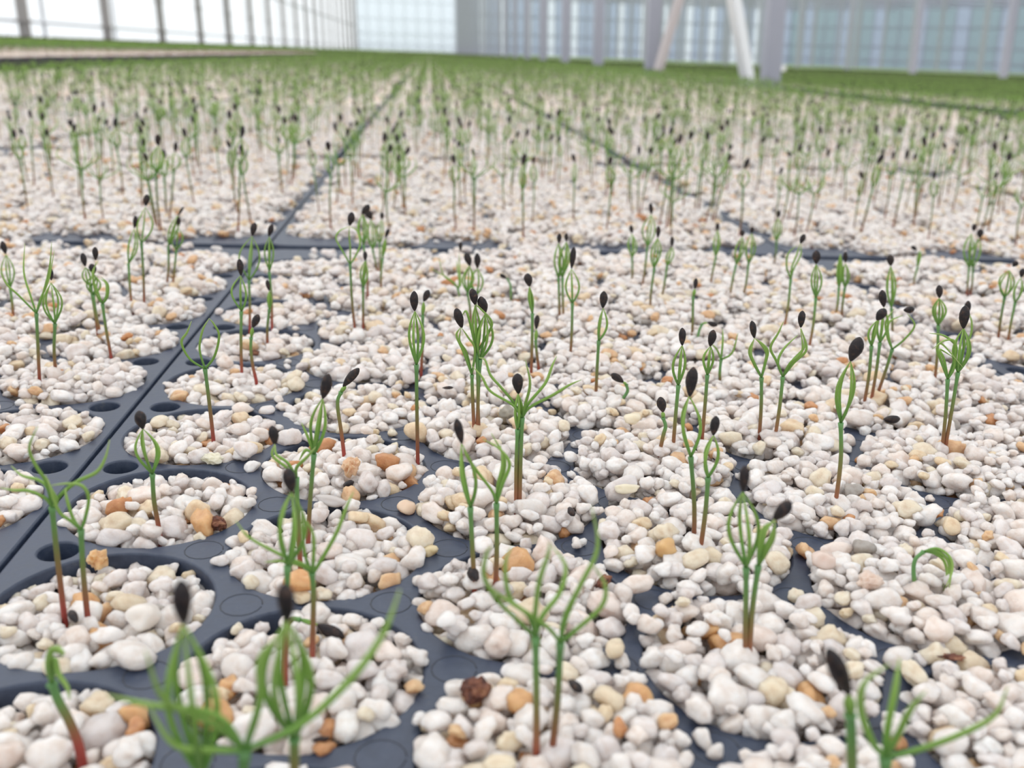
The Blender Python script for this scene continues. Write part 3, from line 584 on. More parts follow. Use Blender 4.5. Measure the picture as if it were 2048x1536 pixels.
S('middle one of three close seedlings with tall brown-black coat', E_(1150, 965), [E_(1185, 760)], E_(1205, 600), cages=[(E_(1228, 395), 8, 12, 4)], seed=(E_(1228, 390), E_(1217, 292), 15))
S('right one of three close seedlings, one needle arching far out to a sideways coat', E_(1180, 940), [E_(1240, 760)], E_(1277, 640), opens=[[E_(1350, 580), E_(1408, 500), E_(1365, 430)], [E_(1255, 560), E_(1260, 480), E_(1340, 440)], [E_(1250, 570), E_(1240, 480), E_(1290, 400)]], seed=(E_(1345, 410), E_(1407, 406), 14))
S('slender seedling with neat lantern cage in the right middle grit', E_(1520, 860), [E_(1540, 680)], E_(1547, 500), cages=[(E_(1552, 340), 11, 14, 5)], seed=(E_(1553, 338), E_(1552, 263), 13))
S('right foreground twin with needles curling to the left', E_(1562, 1272), [E_(1588, 1040)], E_(1602, 815), opens=[[E_(1560, 700), E_(1540, 640), E_(1570, 610), E_(1690, 745)], [E_(1640, 700), E_(1650, 620), E_(1580, 560), E_(1493, 545)], [E_(1640, 740), E_(1645, 600), E_(1580, 590), E_(1510, 640)], [E_(1580, 700), E_(1555, 640), E_(1640, 690)]], thick=.98)
S('right foreground twin with domed cage and large black seed coat', E_(1577, 1272), [E_(1625, 1000)], E_(1662, 775), cages=[(E_(1695, 515), 14, 18, 6)], seed=(E_(1694, 515), E_(1705, 383), 19), thick=.98)
S('brown seed coat just behind the large black one on a hidden stem', E_(1640, 900), [], E_(1690, 640), opens=[[E_(1735, 560), E_(1742, 480), E_(1722, 420)]], seed=(E_(1712, 440), E_(1722, 355), 12))
S('slim red-stemmed seedling with balloon cage near the right edge, left of two', Q_(632, 1460), [], Q_(708, 960), cages=[(Q_(760, 660), 16, 14, 5)], seed=(Q_(800, 620), Q_(850, 560), 11))
S('slim red-stemmed seedling with dark coat at the right edge, right of two', Q_(738, 1490), [], Q_(825, 1020), cages=[(Q_(890, 740), 9, 8, 4)], seed=(Q_(890, 738), Q_(915, 640), 11))
S('tall slanted seedling with wedge of needles before the back right notch', E_(640, 540), [], E_(683, 230), opens=[[E_(660, 160), E_(668, 80), E_(720, 30)], [E_(700, 170), E_(740, 90), E_(745, 20)], [E_(690, 160), E_(720, 80), E_(738, 20)]], seed=(E_(740, 20), E_(765, -35), 11))
S('tall seedling with slim cage and coat reaching the gap, back right', E_(785, 660), [], E_(830, 340), cages=[(E_(832, 140), 9, 11, 4)], seed=(E_(832, 138), E_(835, 60), 16))
S('thin closed seedling with small coat left of the hooked sprout', E_(103, 620), [], E_(112, 330), cages=[(E_(122, 285), 2, 2, 3)], seed=(E_(122, 285), E_(130, 223), 9))
S('hooked thin sprout hanging its dark coat to the right', E_(135, 632), [E_(145, 540)], E_(165, 490), cages=[(E_(200, 482), 1, 1, 3)], seed=(E_(195, 482), E_(255, 500), 11), red=.6)
S('tiny bare seedling with three short spread needles', E_(268, 845), [], E_(275, 700), opens=[[E_(250, 640), E_(210, 600)], [E_(285, 600), E_(285, 520)], [E_(340, 660), E_(375, 545)]], red=.8)
S('green closed seedling with brown coat in the back right cell', E_(1275, 592), [], E_(1272, 400), cages=[(E_(1268, 150), 9, 9, 5)], seed=(E_(1268, 150), E_(1265, 85), 14))
S('thin seedling of the back right pair without visible coat', E_(935, 485), [], E_(965, 280), cages=[(E_(975, 80), 5, 5, 4)])
S('thin seedling of the back right pair with a black coat', E_(980, 482), [], E_(1000, 280), cages=[(E_(1004, 135), 8, 8, 4)], seed=(E_(1004, 132), E_(1003, 68), 9))
S('leaning closed seedling with a hook tip before the back right gap', E_(1398, 292), [], E_(1425, 160), cages=[(E_(1440, 60), 3, 3, 4)], seed=(E_(1420, 60), E_(1388, 35), 8))
S('many-needled bright green seedling left of two at the right cross gap', Q_(290, 950), [], Q_(320, 640), cages=[(Q_(345, 260), 14, 8, 6)], seed=(Q_(370, 230), Q_(378, 150), 9))
S('many-needled bright green seedling right of two at the right cross gap', Q_(330, 950), [], Q_(360, 640), cages=[(Q_(430, 310), 10, 8, 5)], seed=(Q_(438, 305), Q_(442, 205), 12))
S('small caged seedling, left one of two at the far end of the right cells', E_(325, 370), [], E_(362, 150), cages=[(E_(400, -20), 9, 8, 5)], seed=(E_(400, -20), E_(400, -60), 9))
S('small caged seedling, right one of two at the far end of the right cells', E_(395, 370), [], E_(436, 140), cages=[(E_(455, -40), 10, 10, 5)], seed=(E_(455, -40), E_(458, -78), 8))
S('blurred bushy seedling at the far end left of the small caged two', E_(212, 280), [], E_(245, 100), cages=[(E_(255, -60), 7, 6, 5)], seed=(E_(255, -60), E_(255, -100), 8))
S('lone short-stemmed seedling by the right cross gap', E_(577, 175), [], E_(600, 10), cages=[(E_(610, -130), 8, 8, 4)], seed=(E_(612, -130), E_(615, -175), 8))
# foreground right
S('foreground seedling with wide four-needle cage and upright seed coat, red base', L_(700, 1165), [L_(704, 930)], L_(706, 690), cages=[(L_(690, 322), 31, 27, 4)], seed=(L_(692, 320), L_(700, 195), 20), thick=.98)
S('foreground seedling sharing that red base, its tilted coat to the right', L_(716, 1165), [L_(735, 900)], L_(765, 680), opens=[[L_(770, 580), L_(790, 500), L_(845, 458)], [L_(780, 600), L_(800, 510), L_(845, 460)], [L_(800, 620), L_(840, 540), L_(846, 460)], [L_(795, 600), L_(830, 530), L_(848, 462)]], seed=(L_(842, 458), L_(922, 368), 26), thick=.98)
S('small seedling bent over into a hairpin arch with hanging needle tips', F_(1278, 640), [F_(1258, 540), F_(1262, 450)], F_(1310, 400), opens=[[F_(1380, 385), F_(1445, 430), F_(1458, 500), F_(1425, 590)], [F_(1370, 405), F_(1430, 440), F_(1440, 510), F_(1398, 650)], [F_(1375, 395), F_(1440, 450), F_(1450, 520), F_(1440, 610)], [F_(1365, 412), F_(1415, 450), F_(1430, 520), F_(1405, 590)]], red=.55, thick=.85)
S('very near blurred seedling with long brown seed coat at the lower right', (1706, 1720), [F_(930, 1400)], F_(925, 1260), cages=[(F_(915, 1145), 4, 4, 4)], seed=(F_(918, 1150), F_(808, 905), 36), red=.8, z=.001, thick=1.35)
S('very near blurred bare seedling with long curved needles at the lower right', (1770, 1740), [], F_(1110, 1480), opens=[[F_(1040, 1400), F_(980, 1230), F_(1000, 1090), F_(1130, 990)], [F_(1120, 1330), F_(1160, 1120), F_(1182, 960)], [F_(1170, 1370), F_(1240, 1230), F_(1320, 1130)], [F_(1280, 1440), F_(1500, 1360), F_(1680, 1260), F_(1750, 1110)]], z=.001, thick=1.35)
S('foreground bare seedling with four open needles, left stem of the lower centre pair', D_(1028, 1500), [D_(1030, 1180)], D_(1025, 850), opens=[[D_(950, 780), D_(820, 650), D_(755, 530), D_(770, 410), D_(800, 370)], [D_(990, 740), D_(900, 660), D_(870, 560), D_(870, 450), D_(900, 375)], [D_(1022, 740), D_(1045, 560), D_(1090, 420), D_(1100, 350)], [D_(1060, 740), D_(1150, 620), D_(1182, 480), D_(1110, 370)]], thick=1.05)
S('foreground bare seedling with sweeping right needles, right stem of the lower centre pair', D_(1108, 1490), [D_(1140, 1180)], D_(1155, 880), opens=[[D_(1090, 800), D_(960, 710), D_(850, 640), D_(780, 580)], [D_(1180, 740), D_(1270, 560), D_(1350, 380), D_(1320, 165)], [D_(1240, 810), D_(1370, 690), D_(1390, 580), D_(1325, 470)], [D_(1175, 780), D_(1230, 640), D_(1310, 500)]], thick=1.05)
for a, k in TR: seedling(*a, **k)
print('t traced', round(time.time() - T0, 1), len(TR))

# untraced seedlings: eight grown forms, copied with their parts
def proto_spec(seed):
    r_ = random.Random(seed); h = r_.uniform(.019, .026); cg = r_.uniform(.007, .0105); n = r_.randint(4, 6); bent = r_.uniform(-.002, .002)
    Fk = np.array([bent, r_.uniform(-.002, .002), h]); stem = catmull([np.array([0, 0, -.004]), np.zeros(3), Fk * .5 + np.array([r_.uniform(-.0007, .0007), 0, 0]), Fk], 4); nl = []; sd = None
    if seed % 4 == 3:
        for k in range(n):
            a = 6.283 * k / n + r_.uniform(-.3, .3); d = np.array([math.cos(a), math.sin(a), 0]); q = r_.uniform(.004, .009)
            nl.append(catmull([Fk, Fk + d * q * .5 + [0, 0, cg * .3], Fk + d * q + [0, 0, cg * .7], Fk + d * q * .8 + [0, 0, cg * 1.2]], 4))
    else:
        T = Fk + np.array([r_.uniform(-.0015, .0015), r_.uniform(-.001, .001), cg]); w_ = r_.uniform(.0013, .0024)
        for k in range(n):
            a = 6.283 * k / n + .2; d = np.array([math.cos(a), math.sin(a), 0]); nl.append([Fk + (T - Fk) * t + d * w_ * math.sin(math.pi * t) for t in np.linspace(0, 1, 9)])
        S_ = T + np.array([r_.uniform(-.0016, .0016), r_.uniform(-.001, .001), .0042]); sd = (T, S_)
    return stem, nl, sd
PRO = []
for s in range(8):
    stem, nl, sd = proto_spec(s); parts = []
    V, F, al = stem_geo(stem, .00040, 6); parts.append(('stem', mesh_of('stem', V, F, [M_stem], attr=al)))
    for q in nl:
        V, F, al = needle_geo(q, .00026, 5); parts.append(('needle', mesh_of('needle', V, F, [M_needle], attr=al)))
    if sd is not None: V, F = seed_geo(sd[0], sd[1], .0021, s); parts.append(('seed_coat', mesh_of('seed_coat', V, F, [M_seed])))
    PRO.append(parts)
def grow(r_, dens=(.10, .55, .85), jit=.0045):
    """seedling places of one tray"""
    out = []
    for (x, y, j) in cells:
        q = r_.random(); n = 0 if q < dens[0] else 1 if q < dens[1] else 2 if q < dens[2] else 3
        for k in range(n): out.append((x + r_.gauss(0, jit), y + r_.gauss(0, jit)))
    return out
ind, rest = [], []
for (c, r) in cand:
    if r != 1 and not (r == 0 and c == 1): continue
    ox, oy, _ = tray_origin(c, r)
    for (x, y) in grow(random.Random(c * 9 + r)):
        P = (ox + x, oy + y, .001); u, v, d = proj(P)
        if -60 < u < 2100 and v > 0 and not (r == 0 and u < 2048): ind.append((d, P))
ind.sort(); pcount = 300 - len(TR)
G2 = 'seedlings standing in the second row of trays'
for k, (d, P) in enumerate(ind):
    if k >= pcount: rest.append(P); continue
    q = rnd.randrange(8); o = bpy.data.objects.new('conifer_seedling', None); C.objects.link(o); o.location = P; o.empty_display_size = .003
    cc = int(math.floor((P[0] - TX0) / TW)); tn = {-3: 'far left tray', -2: 'second left tray', -1: 'tray left of seam', 0: 'tray right of seam', 1: 'second right tray', 2: 'far right tray'}.get(cc, 'outer tray')
    G2 = ('bare spread-needled' if q in (3, 7) else 'black-coated') + ' seedlings, second row, ' + tn
    ry = (P[1] - TY0 - TL) / TL; dep = 'front cells' if ry < .25 else 'front middle cells' if ry < .5 else 'back middle cells' if ry < .75 else 'rear cells'
    rx = (P[0] - TX0) / TW - cc; sd_ = 'left side' if rx < .34 else 'middle' if rx < .67 else 'right side'; G2 += ', ' + dep + ' ' + sd_
    o['label'] = ('bare' if q in (3, 7) else 'black-coated') + ' seedling behind the cross gap, ' + tn + ', ' + dep + ', ' + sd_; o['category'] = 'seedling'; o['group'] = G2
    o.rotation_euler = (rnd.uniform(-.08, .08), rnd.uniform(-.08, .08), rnd.uniform(0, 6.28)); s = rnd.uniform(.88, 1.2); o.scale = (s, s, s)
    for nm, me in PRO[q]:
        ch = bpy.data.objects.new(nm, me); C.objects.link(ch); ch.parent = o
def lowpoly(s):
    stem, nl, sd = proto_spec(s); V, F, al, mi = [], [], [], []
    def add(v, f, a, m_): 
        n = len(V); V.extend(v); F.extend([tuple(i + n for i in q) for q in f]); al.extend(a); mi.extend([m_] * len(f))
    st = [stem[0], stem[len(stem) // 2], stem[-1]]; a_ = tube(st, [.00032, .00032, .00032], 3); add(*a_, 0)
    for q in nl: st = [q[0], q[len(q) // 3], q[2 * len(q) // 3], q[-1]]; a_ = tube(st, [.00023, .00025, .00023, .0001], 3); add(*a_, 1)
    if sd is not None and s not in (1, 4, 6): v, f = seed_geo(sd[0], sd[1], .0019, s, True); add(v, f, [0] * len(v), 2)
    return mesh_of('seedling', V, F, [M_stem, M_needle, M_seed], attr=al, midx=mi)
LOW = [lowpoly(s) for s in range(8)]
def many(meshlist, places, name, dens_scale=1.0):
    """one mesh with a whole tray of seedlings"""
    V, F, al, mi = [], [], [], []
    for k, (x, y) in enumerate(places):
        me = meshlist[k % len(meshlist)]; a = rnd.uniform(0, 6.28); ca, sa = math.cos(a), math.sin(a); s = rnd.uniform(.9, 1.2) * dens_scale; n = len(V)
        for v, q in zip(me.vertices, me.attributes['along'].data): V.append((x + s * (ca * v.co.x - sa * v.co.y), y + s * (sa * v.co.x + ca * v.co.y), s * v.co.z)); al.append(q.value)
        for p in me.polygons: F.append(tuple(i + n for i in p.vertices)); mi.append(p.material_index)
    return mesh_of(name, V, F, [M_stem, M_needle, M_seed], attr=al, midx=mi)
TRAYS_OF = [many(LOW, grow(random.Random(50 + s), (.08, .42, .78), .0075), 'seedlings') for s in range(4)]
def scatter_pts(name, pts, meshes, label, cat, seed=0, scl=1.0):
    r_ = np.random.default_rng(seed); n = len(pts); g = node_group(src_coll(name + '_src', meshes)); s = np.ones((n, 3)) * (scl if isinstance(scl, np.ndarray) else float(scl))
    return scatter(name, points_mesh(name, pts, np.zeros((n, 3)), s, r_.integers(0, len(meshes), n)), g, label=label, cat=cat)
if rest:
    r_ = np.random.default_rng(3); n = len(rest); g = node_group(src_coll('lone', LOW)); s = r_.uniform(.9, 1.2, n); rot = np.stack([np.zeros(n), np.zeros(n), r_.uniform(0, 6.28, n)], 1)
    scatter('distant_seedlings', points_mesh('lone', rest, rot, np.stack([s, s, s], 1), r_.integers(0, 8, n)), g, label='blurred seedlings at the back edge of the second tray row', cat='seedlings')
pts = [tray_origin(c, r) for (c, r) in cand if r >= 2]
for r in range(24, 74):
    for c in BED_C:
        if tray_visible(c, r, 60): pts.append(tray_origin(c, r))
zs = np.ones((len(pts), 3)); zs[[i for i, p in enumerate(pts) if p[0] < TX0 - 3.5 * TW], 2] = .62
scatter_pts('distant_seedlings', pts, TRAYS_OF, 'massed green conifer seedlings of the main bed fading into the distance', 'seedlings', 0, zs)
fp = [tray_origin(c, r) for (c, r) in far_t] + [p for p in pts if p[1] > TY0 + 24 * TL]
scatter_pts('distant_trays', fp, [ME_trayf], 'rows of dark trays far back in the main bed', 'trays', 5)
scatter_pts('distant_grit', fp, ME_fg, 'pale grit of the trays far back in the main bed', 'grit', 6)
print('t seedlings', round(time.time() - T0, 1), len(ind), len(pts))

# scraps and single stones rest on the highest grit under them
ALLP = np.concatenate([W, DP_left['P'] + np.array([*tray_origin(-1, 0)[:2], 0])]); ALLR = np.concatenate([WR, DP_left['scl'][:, 0] / 1.12])
def top_z(px, reach, lo=0.0):
    z = .003
    for k in range(3):
        P = unp(px, z); d = np.hypot(ALLP[:, 0] - P[0], ALLP[:, 1] - P[1]); m_ = d < ALLR * .8 + reach
        z = max(lo, float((ALLP[m_, 2] + ALLR[m_] * .45).max()) if m_.any() else lo)
    return z

def scrap(name, px, lenpx, widpx, label, cat, m, ang=0.0, seed=1, h=.7, z=.0035, rough=.5, color=None):
    P = unp(px, .003); d = proj(P)[2] / FPX; z = top_z(px, .0004) + widpx * d * .28; P = unp(px, z); d = proj(P)[2] / FPX; v, f = pebble_shape(seed, ICO2, .4); v = v / np.abs(v).max(0); r_ = np.random.default_rng(seed)
    if rough > .6: v = v * (1 + r_.uniform(-.22, .22, len(v)))[:, None]
    v = v * np.array([lenpx * d / 2, widpx * d / 2 / .8, widpx * d / 2 * h]); o = put(name, mesh_of(name, v, f, [m], smooth=rough < .6), loc=tuple(P), label=label, cat=cat)
    o.rotation_euler = (rnd.uniform(-.15, .15), -0.0, 0); o.rotation_euler.z = -ang + math.atan2(SIDE[1], SIDE[0])
    if color: o.color = (*color, 1)
    return o
def lying_seed(px0, px1, wpx, label, z=.0040):
    z = top_z(((px0[0] + px1[0]) / 2, (px0[1] + px1[1]) / 2), .0012) + .0008; P = unp(px0, z); Q = unp(px1, z + .0004); d = proj(P)[2] / FPX
    # length is taken across the view, the seed lies on the grit
    L_ = math.hypot(px1[0] - px0[0], px1[1] - px0[1]) * d; dr = Q - P; dr[2] = .0003; dr = dr / np.linalg.norm(dr) * max(L_, .0028)
    V, F = seed_geo(np.zeros(3), dr, wpx * d, int(px0[0])); put('seed', mesh_of('seed', V, F, [M_seed]), loc=tuple(P), label=label, cat='seed')
lying_seed(E_(1228, 1050), E_(1322, 1045), 17, 'shiny dark seed lying alone on the grit right of the tall foreground seedling')
lying_seed(B(372, 830), B(335, 775), 22, 'dark pointed seed lying below the pair of open seedlings at the left')
lying_seed(Cc(78, 1415), Cc(5, 1445), 18, 'black seed lying at the front of a cell behind the long grey stone')
lying_seed(J_(1890, 1055), J_(1835, 965), 30, 'dark blue-black seed sticking up beside the red stem left of centre')
lying_seed(D_(1200, 1080), D_(1290, 1145), 24, 'brown-black seed lying on the web at the lower centre')
lying_seed(D_(1200, 175), D_(1240, 225), 18, 'dark seed between white pebbles right of the centre pair')
lying_seed(A(530, 865), A(605, 868), 12, 'dark seed lying on the grit of the left tray near the rim holes')
lying_seed(Cc(600, 865), Cc(645, 862), 7, 'thin black seed lying left of the dense clump')
lying_seed(K_(905, 985), K_(1050, 950), 16, 'dark crumpled seed husk near the lower edge left of centre')
scrap('bark_scrap', (434, 1046), 42, 34, 'reddish-brown rough bark scrap on the front seam-side cell', 'bark', M_bark, .3, 3, .8, .0035, .9)
scrap('bark_scrap', (945, 1381), 66, 50, 'brown crumbly bark ball on the dark web at the lower centre', 'bark', M_bark, 0, 4, .9, .0022, .9)
scrap('bark_scrap', (1905, 1315), 60, 20, 'flat reddish bark sliver under pebbles at the right', 'bark', M_bark, .1, 5, .6, .003, .9)
scrap('bark_scrap', (508, 707), 20, 17, 'small orange-brown bark crumb at the foot of the bent seedling by the seam', 'bark', M_bark, 0, 6, .8, .004, .9)
scrap('bark_scrap', (1205, 1165), 26, 40, 'dark brown fibre between the cells right of the lower centre', 'bark', M_bark, .6, 7, .5, .002, .9)
scrap('flat_stone', (663, 1003), 76, 30, 'long pale grey stone lying across the web left of centre', 'stone', M_pebo, .22, 8, .9, .0042, .5, (.62, .60, .60))
scrap('flat_stone', (812, 1016), 40, 33, 'tan rounded stone on the dark web left of the centre pair', 'stone', M_pebo, -.3, 9, .9, .0035, .5, (.80, .62, .48))
scrap('flat_stone', (424, 919), 48, 26, 'cream porous stone on the rim behind the front seam-side cell', 'stone', M_pebo, .1, 10, .9, .004, .9, (.84, .82, .66))
scrap('flat_stone', (501, 931), 37, 31, 'square white pebble alone on the web left of centre', 'stone', M_pebo, .1, 11, .9, .0028, .5, (.88, .86, .86))
scrap('flat_stone', (860, 1101), 36, 27, 'cream pebble at the web corner below the centre left seedlings', 'stone', M_pebo, .1, 12, .9, .003, .5, (.85, .70, .45))
scrap('flat_stone', (195, 1117), 40, 38, 'knobbly orange-brown stone behind the pair of open seedlings', 'stone', M_pebo, .1, 13, 1.1, .002, .9, (.72, .45, .22))
scrap('flat_stone', (703, 932), 38, 34, 'crumbly tan stone at the foot of the kinked seedling', 'stone', M_pebo, .1, 14, 1.1, .0045, .9, (.74, .50, .32))
scrap('flat_stone', (1255, 976), 56, 24, 'long cream stone near the web right of the centre pair', 'stone', M_pebo, -.2, 15, .9, .004, .5, (.88, .82, .66))
scrap('flat_stone', (1330, 1093), 48, 40, 'amber quartz stone at the left of the foreground twin stems', 'stone', M_pebo, -.2, 16, 1, .0045, .5, (.74, .50, .24))
scrap('flat_stone', (1740, 1163), 66, 40, 'angular pinkish-brown stone right of the foreground cage seedling', 'stone', M_pebo, -.5, 17, .9, .0045, .9, (.76, .62, .54))
scrap('flat_stone', (1648, 1118), 58, 38, 'rounded pinkish white stone on the web at the right', 'stone', M_pebo, -.4, 18, .9, .0045, .5, (.86, .76, .72))
scrap('flat_stone', (1012, 824), 34, 30, 'smooth olive grey stone just left of the central seedling', 'stone', M_pebo, -.5, 19, .9, .004, .5, (.36, .34, .29))
scrap('flat_stone', (1265, 838), 40, 28, 'pale cream oval stone below the hooked green sprout', 'stone', M_pebo, -.2, 20, .9, .0045, .5, (.88, .80, .64))
scrap('flat_stone', (890, 1240), 44, 38, 'bright white pebble tipped on the lower centre web corner', 'stone', M_pebo, -.2, 21, .9, .0045, .5, (.92, .90, .90))
scrap('flat_stone', (1160, 1335), 36, 50, 'smooth white oblong pebble beside the lower centre pair of stems', 'stone', M_pebo, -.5, 22, .9, .0035, .5, (.92, .90, .90))
scrap('flat_stone', (290, 1230), 60, 60, 'large pale flat-faced quartz stone in the lower left cell', 'stone', M_pebo, .5, 23, .9, .0045, .5, (.90, .87, .84))

# ------------------------------------------------------------ greenhouse (the bed falls slightly to the right, so its plumb line leans)
LEAN = -0.036
def plumb(x, y, z0, z): return (x + LEAN * (z - z0), y, z)
FZ = -0.05
def slab(name, x0, x1, y0, y1, z0, z1, m, kind='structure', **k):
    V, F = box((x0 + x1) / 2, (y0 + y1) / 2, (z0 + z1) / 2, x1 - x0, y1 - y0, z1 - z0); return put(name, mesh_of(name, V, F, [m], False), kind=kind, **k)
def post_geo(x, y, w_, z1, z0=FZ, d=None):
    V, F = box(0, 0, 0, w_, d or w_, z1 - z0); return [(a + x + LEAN * (c + (z1 - z0) / 2), b_ + y, c + z0 + (z1 - z0) / 2) for a, b_, c in V], F
slab('floor', -8, 70, -1.5, 92, FZ - .1, FZ, M_floor)
slab('ground_outside', -150, -8, -10, 250, FZ - .14, FZ - .04, M_out); slab('ground_beyond', -8, 150, 92, 250, FZ - .14, FZ - .04, M_out)
XL, YE = -6.3, 90.0
M_green = mat('seedling_carpet', (.13, .22, .06), .8); n = bump(M_green, 60, 1, .01); r = ramp(M_green, [(.3, (.10, .17, .05)), (.5, (.17, .27, .08)), (.72, (.30, .34, .20))]); lk(M_green, n.outputs[0], r.inputs[0]); lk(M_green, r.outputs[0], bsdf(M_green).inputs['Base Color'])
def carpet(name, x0, x1, y0, y1, z, step, label):
    nx, ny = max(2, int((x1 - x0) / step)), max(2, int((y1 - y0) / (step * 2))); r_ = np.random.default_rng(4)
    V = [(x0 + (x1 - x0) * i / nx, y0 + (y1 - y0) * j / ny, z + r_.uniform(-.006, .006)) for i in range(nx + 1) for j in range(ny + 1)]
    F = [(i * (ny + 1) + j, (i + 1) * (ny + 1) + j, (i + 1) * (ny + 1) + j + 1, i * (ny + 1) + j + 1) for i in range(nx) for j in range(ny)]
    return put(name, mesh_of(name, V, F, [M_green]), label=label, cat='seedlings', kind='stuff')
YB = TY0 + 74 * TL
BX0, BX1 = TX0 + BED_C[0] * TW, TX0 + (BED_C[-1] + 1) * TW
carpet('distant_seedlings', BX0, BX1, YB, YE - 1, .022, .12, 'green seedlings at the far end of the main bed')
# neighbour beds: left one with its side shadow as a black strip, right ones beyond the aisle
LX1, LX0, LZ, LYE = -1.0, -5.9, .031, 9.5
bench = bpy.data.objects.new('raised_bench', None); C.objects.link(bench); bench['label'] = 'raised bench of the left seedlings with its side shadow as a black strip over a dark board'; bench['category'] = 'bench'
V, F = box(LX1 + .004, LYE / 2, LZ - .012, .012, LYE, .02); put('shade_strip', mesh_of('shade_strip', V, F, [M_side_shade], False), bench)  # black strip painted as the shadow under the bench edge, no real rail
V, F = box(LX1 - .02, LYE / 2, (FZ + LZ - .012) / 2, .01, LYE - .02, LZ - .012 - FZ); put('side_board', mesh_of('side_board', V, F, [M_floor], False), bench)
V, F = box((LX1 + LX0) / 2 - .02, LYE / 2, LZ - .020, LX1 - LX0 - .04, LYE - .02, .012); put('bench_top', mesh_of('bench_top', V, F, [M_floor], False), bench)
lp = []
for r in range(0, 60):
    for k in range(1, 22):
        x, y = LX1 - .002 - k * TW, .4 + r * TL
        zz = LZ if y + TL < LYE else 0.0
        if LYE - TL <= y < LYE + .1: continue
        if in_view(x, y, .02, 200, 200) or in_view(x + TW, y + TL, .02, 200, 200): lp.append((x, y, zz))
scatter_pts('left_bed_seedlings', lp, TRAYS_OF, 'dense green seedlings of the raised left bench', 'seedlings', 8, 1.1)
scatter_pts('left_bed_grit', lp, ME_fg, 'pale grit of the left bed between the seedling stems', 'grit', 9)
carpet('distant_seedlings', LX0, BX0 - .01, .4 + 60 * TL, YE - 1, .022, .12, 'green seedlings at the far end of the left bed')
rx0 = 1.9; rp = []; rp2 = []
for r in range(0, 46):
    for k in range(0, 46):
        x, y = rx0 + k * TW + (0.45 if k >= 16 else 0) + (.45 if k >= 32 else 0), 1.2 + r * TL
        if y > 5.5 and r % 1 == 0 and (in_view(x, y, .02, 100, 100)) : rp.append((x, y, -.035)); rp2.append((x + .013, y + .015, -.035))
        elif in_view(x, y, .02, 100, 100): rp.append((x, y, -.035)); rp2.append((x + .013, y + .015, -.035))
scatter_pts('right_bed_seedlings', rp + rp2, TRAYS_OF, 'dense green seedlings of the beds beyond the right aisle', 'seedlings', 10)
scatter_pts('right_bed_trays', rp, [ME_trayf], 'dark trays of the beds beyond the right aisle', 'trays', 12)
scatter_pts('right_bed_grit', rp, ME_fg, 'pale grit of the beds beyond the right aisle', 'grit', 11)
carpet('distant_seedlings', rx0, 29, 1.2 + 46 * TL, YE - 7, .022, .3, 'green seedlings at the far end of the right beds')
carpet('distant_seedlings', rx0 + 47 * TW + .9, 28, 6, 1.2 + 46 * TL, .022, .3, 'green seedlings far to the right in the greenhouse')
# left wall
HL = 4.2
def wall(name, P0, P1, m, h, n, bar, railz, bm=None, rails=.05):
    """glazed wall from P0 to P1: sill, panes, glazing bars, rails"""
    P0, P1 = np.array(P0), np.array(P1); d = (P1 - P0); L_ = np.linalg.norm(d); d = d / L_; nrm = np.array([-d[1], d[0]])
    def pr_(s0, s1, t, z0, z1):
        V = []
        for s in (s0, s1):
            for o_ in (-t / 2, t / 2):
                for z in (z0, z1): q = P0 + d * s + nrm * o_; V.append((q[0] + LEAN * (z - FZ), q[1], z))
        return V, [(0, 1, 3, 2), (4, 6, 7, 5), (0, 4, 5, 1), (2, 3, 7, 6), (0, 2, 6, 4), (1, 5, 7, 3)]
    V, F = pr_(0, L_, .08, FZ, FZ + .10); root = put(name, mesh_of(name, V, F, [bm or M_steel], False), kind='structure')
    st = L_ / n; VV, FF = pr_(.02, st - .02, .01, FZ + .1, h); mm = m if isinstance(m, (list, tuple)) else [m]
    mes = [mesh_of('pane', VV, FF, [q], False) for q in mm]
    off = Vector((*(d * st), 0))
    for k in range(n):
        o = put('pane', mes[k % len(mes)], root); o.location = off * k
    VV, FF = pr_(-bar / 2, bar / 2, .05, FZ + .1, h); me = mesh_of('glazing_bar', VV, FF, [bm or M_steel], False)
    for k in range(n + 1): o = put('glazing_bar', me, root); o.location = off * k
    for z in railz: VV, FF = pr_(0, L_, .07, z - rails / 2, z + rails / 2); put('rail', mesh_of('rail', VV, FF, [bm or M_steel], False), root)
    return root
M_bar = mat('pale_aluminium', (.66, .68, .72), .45)
wall('wall_left', (XL, -1.4), (XL, YE), M_pane_w, HL, 24, .03, (.30, 1.9, HL), M_bar, .04)
wall('wall_back', (XL, YE), (3.3, YE), M_pane_b, 5.6, 9, .06, (.5, 1.4, 2.6, 4.0), M_bar)
wall('wall_back_2', (3.3, YE - 6), (30, YE - 6), [M_pane_g, M_pane_b, M_pane_g], 5.4, 42, .09, (.6, 1.6, 3.0, 4.6), M_steel, .09)
wall('wall_right', (30, YE - 6), (58, 42), [M_pane_t, M_pane_g, M_pane_t], 5.4, 46, .08, (.6, 1.6, 3.0, 4.6), M_steel, .08)
# wall posts on the left, every 4.1 m
for k in range(19):
    y = 16.4 + k * 4.07
    V, F = post_geo(0, 0, .13, HL + .3); o = put('wall_post', mesh_of('wall_post', V, F, [M_steel_d], False), loc=(XL + .15, y, 0), cat='post', group='steel posts of the left glass wall',
        label='weathered steel post of the bright left glass wall, nearest one' if k == 0 else 'weathered steel post of the bright left glass wall farther along')
    V, F = join([box(LEAN * z, 0, z, .19, .19, .04) for z in (.3, .95, 1.9)]); put('bracket', mesh_of('bracket', V, F, [M_steel_d], False), o)
    if k == 0: del o['group']
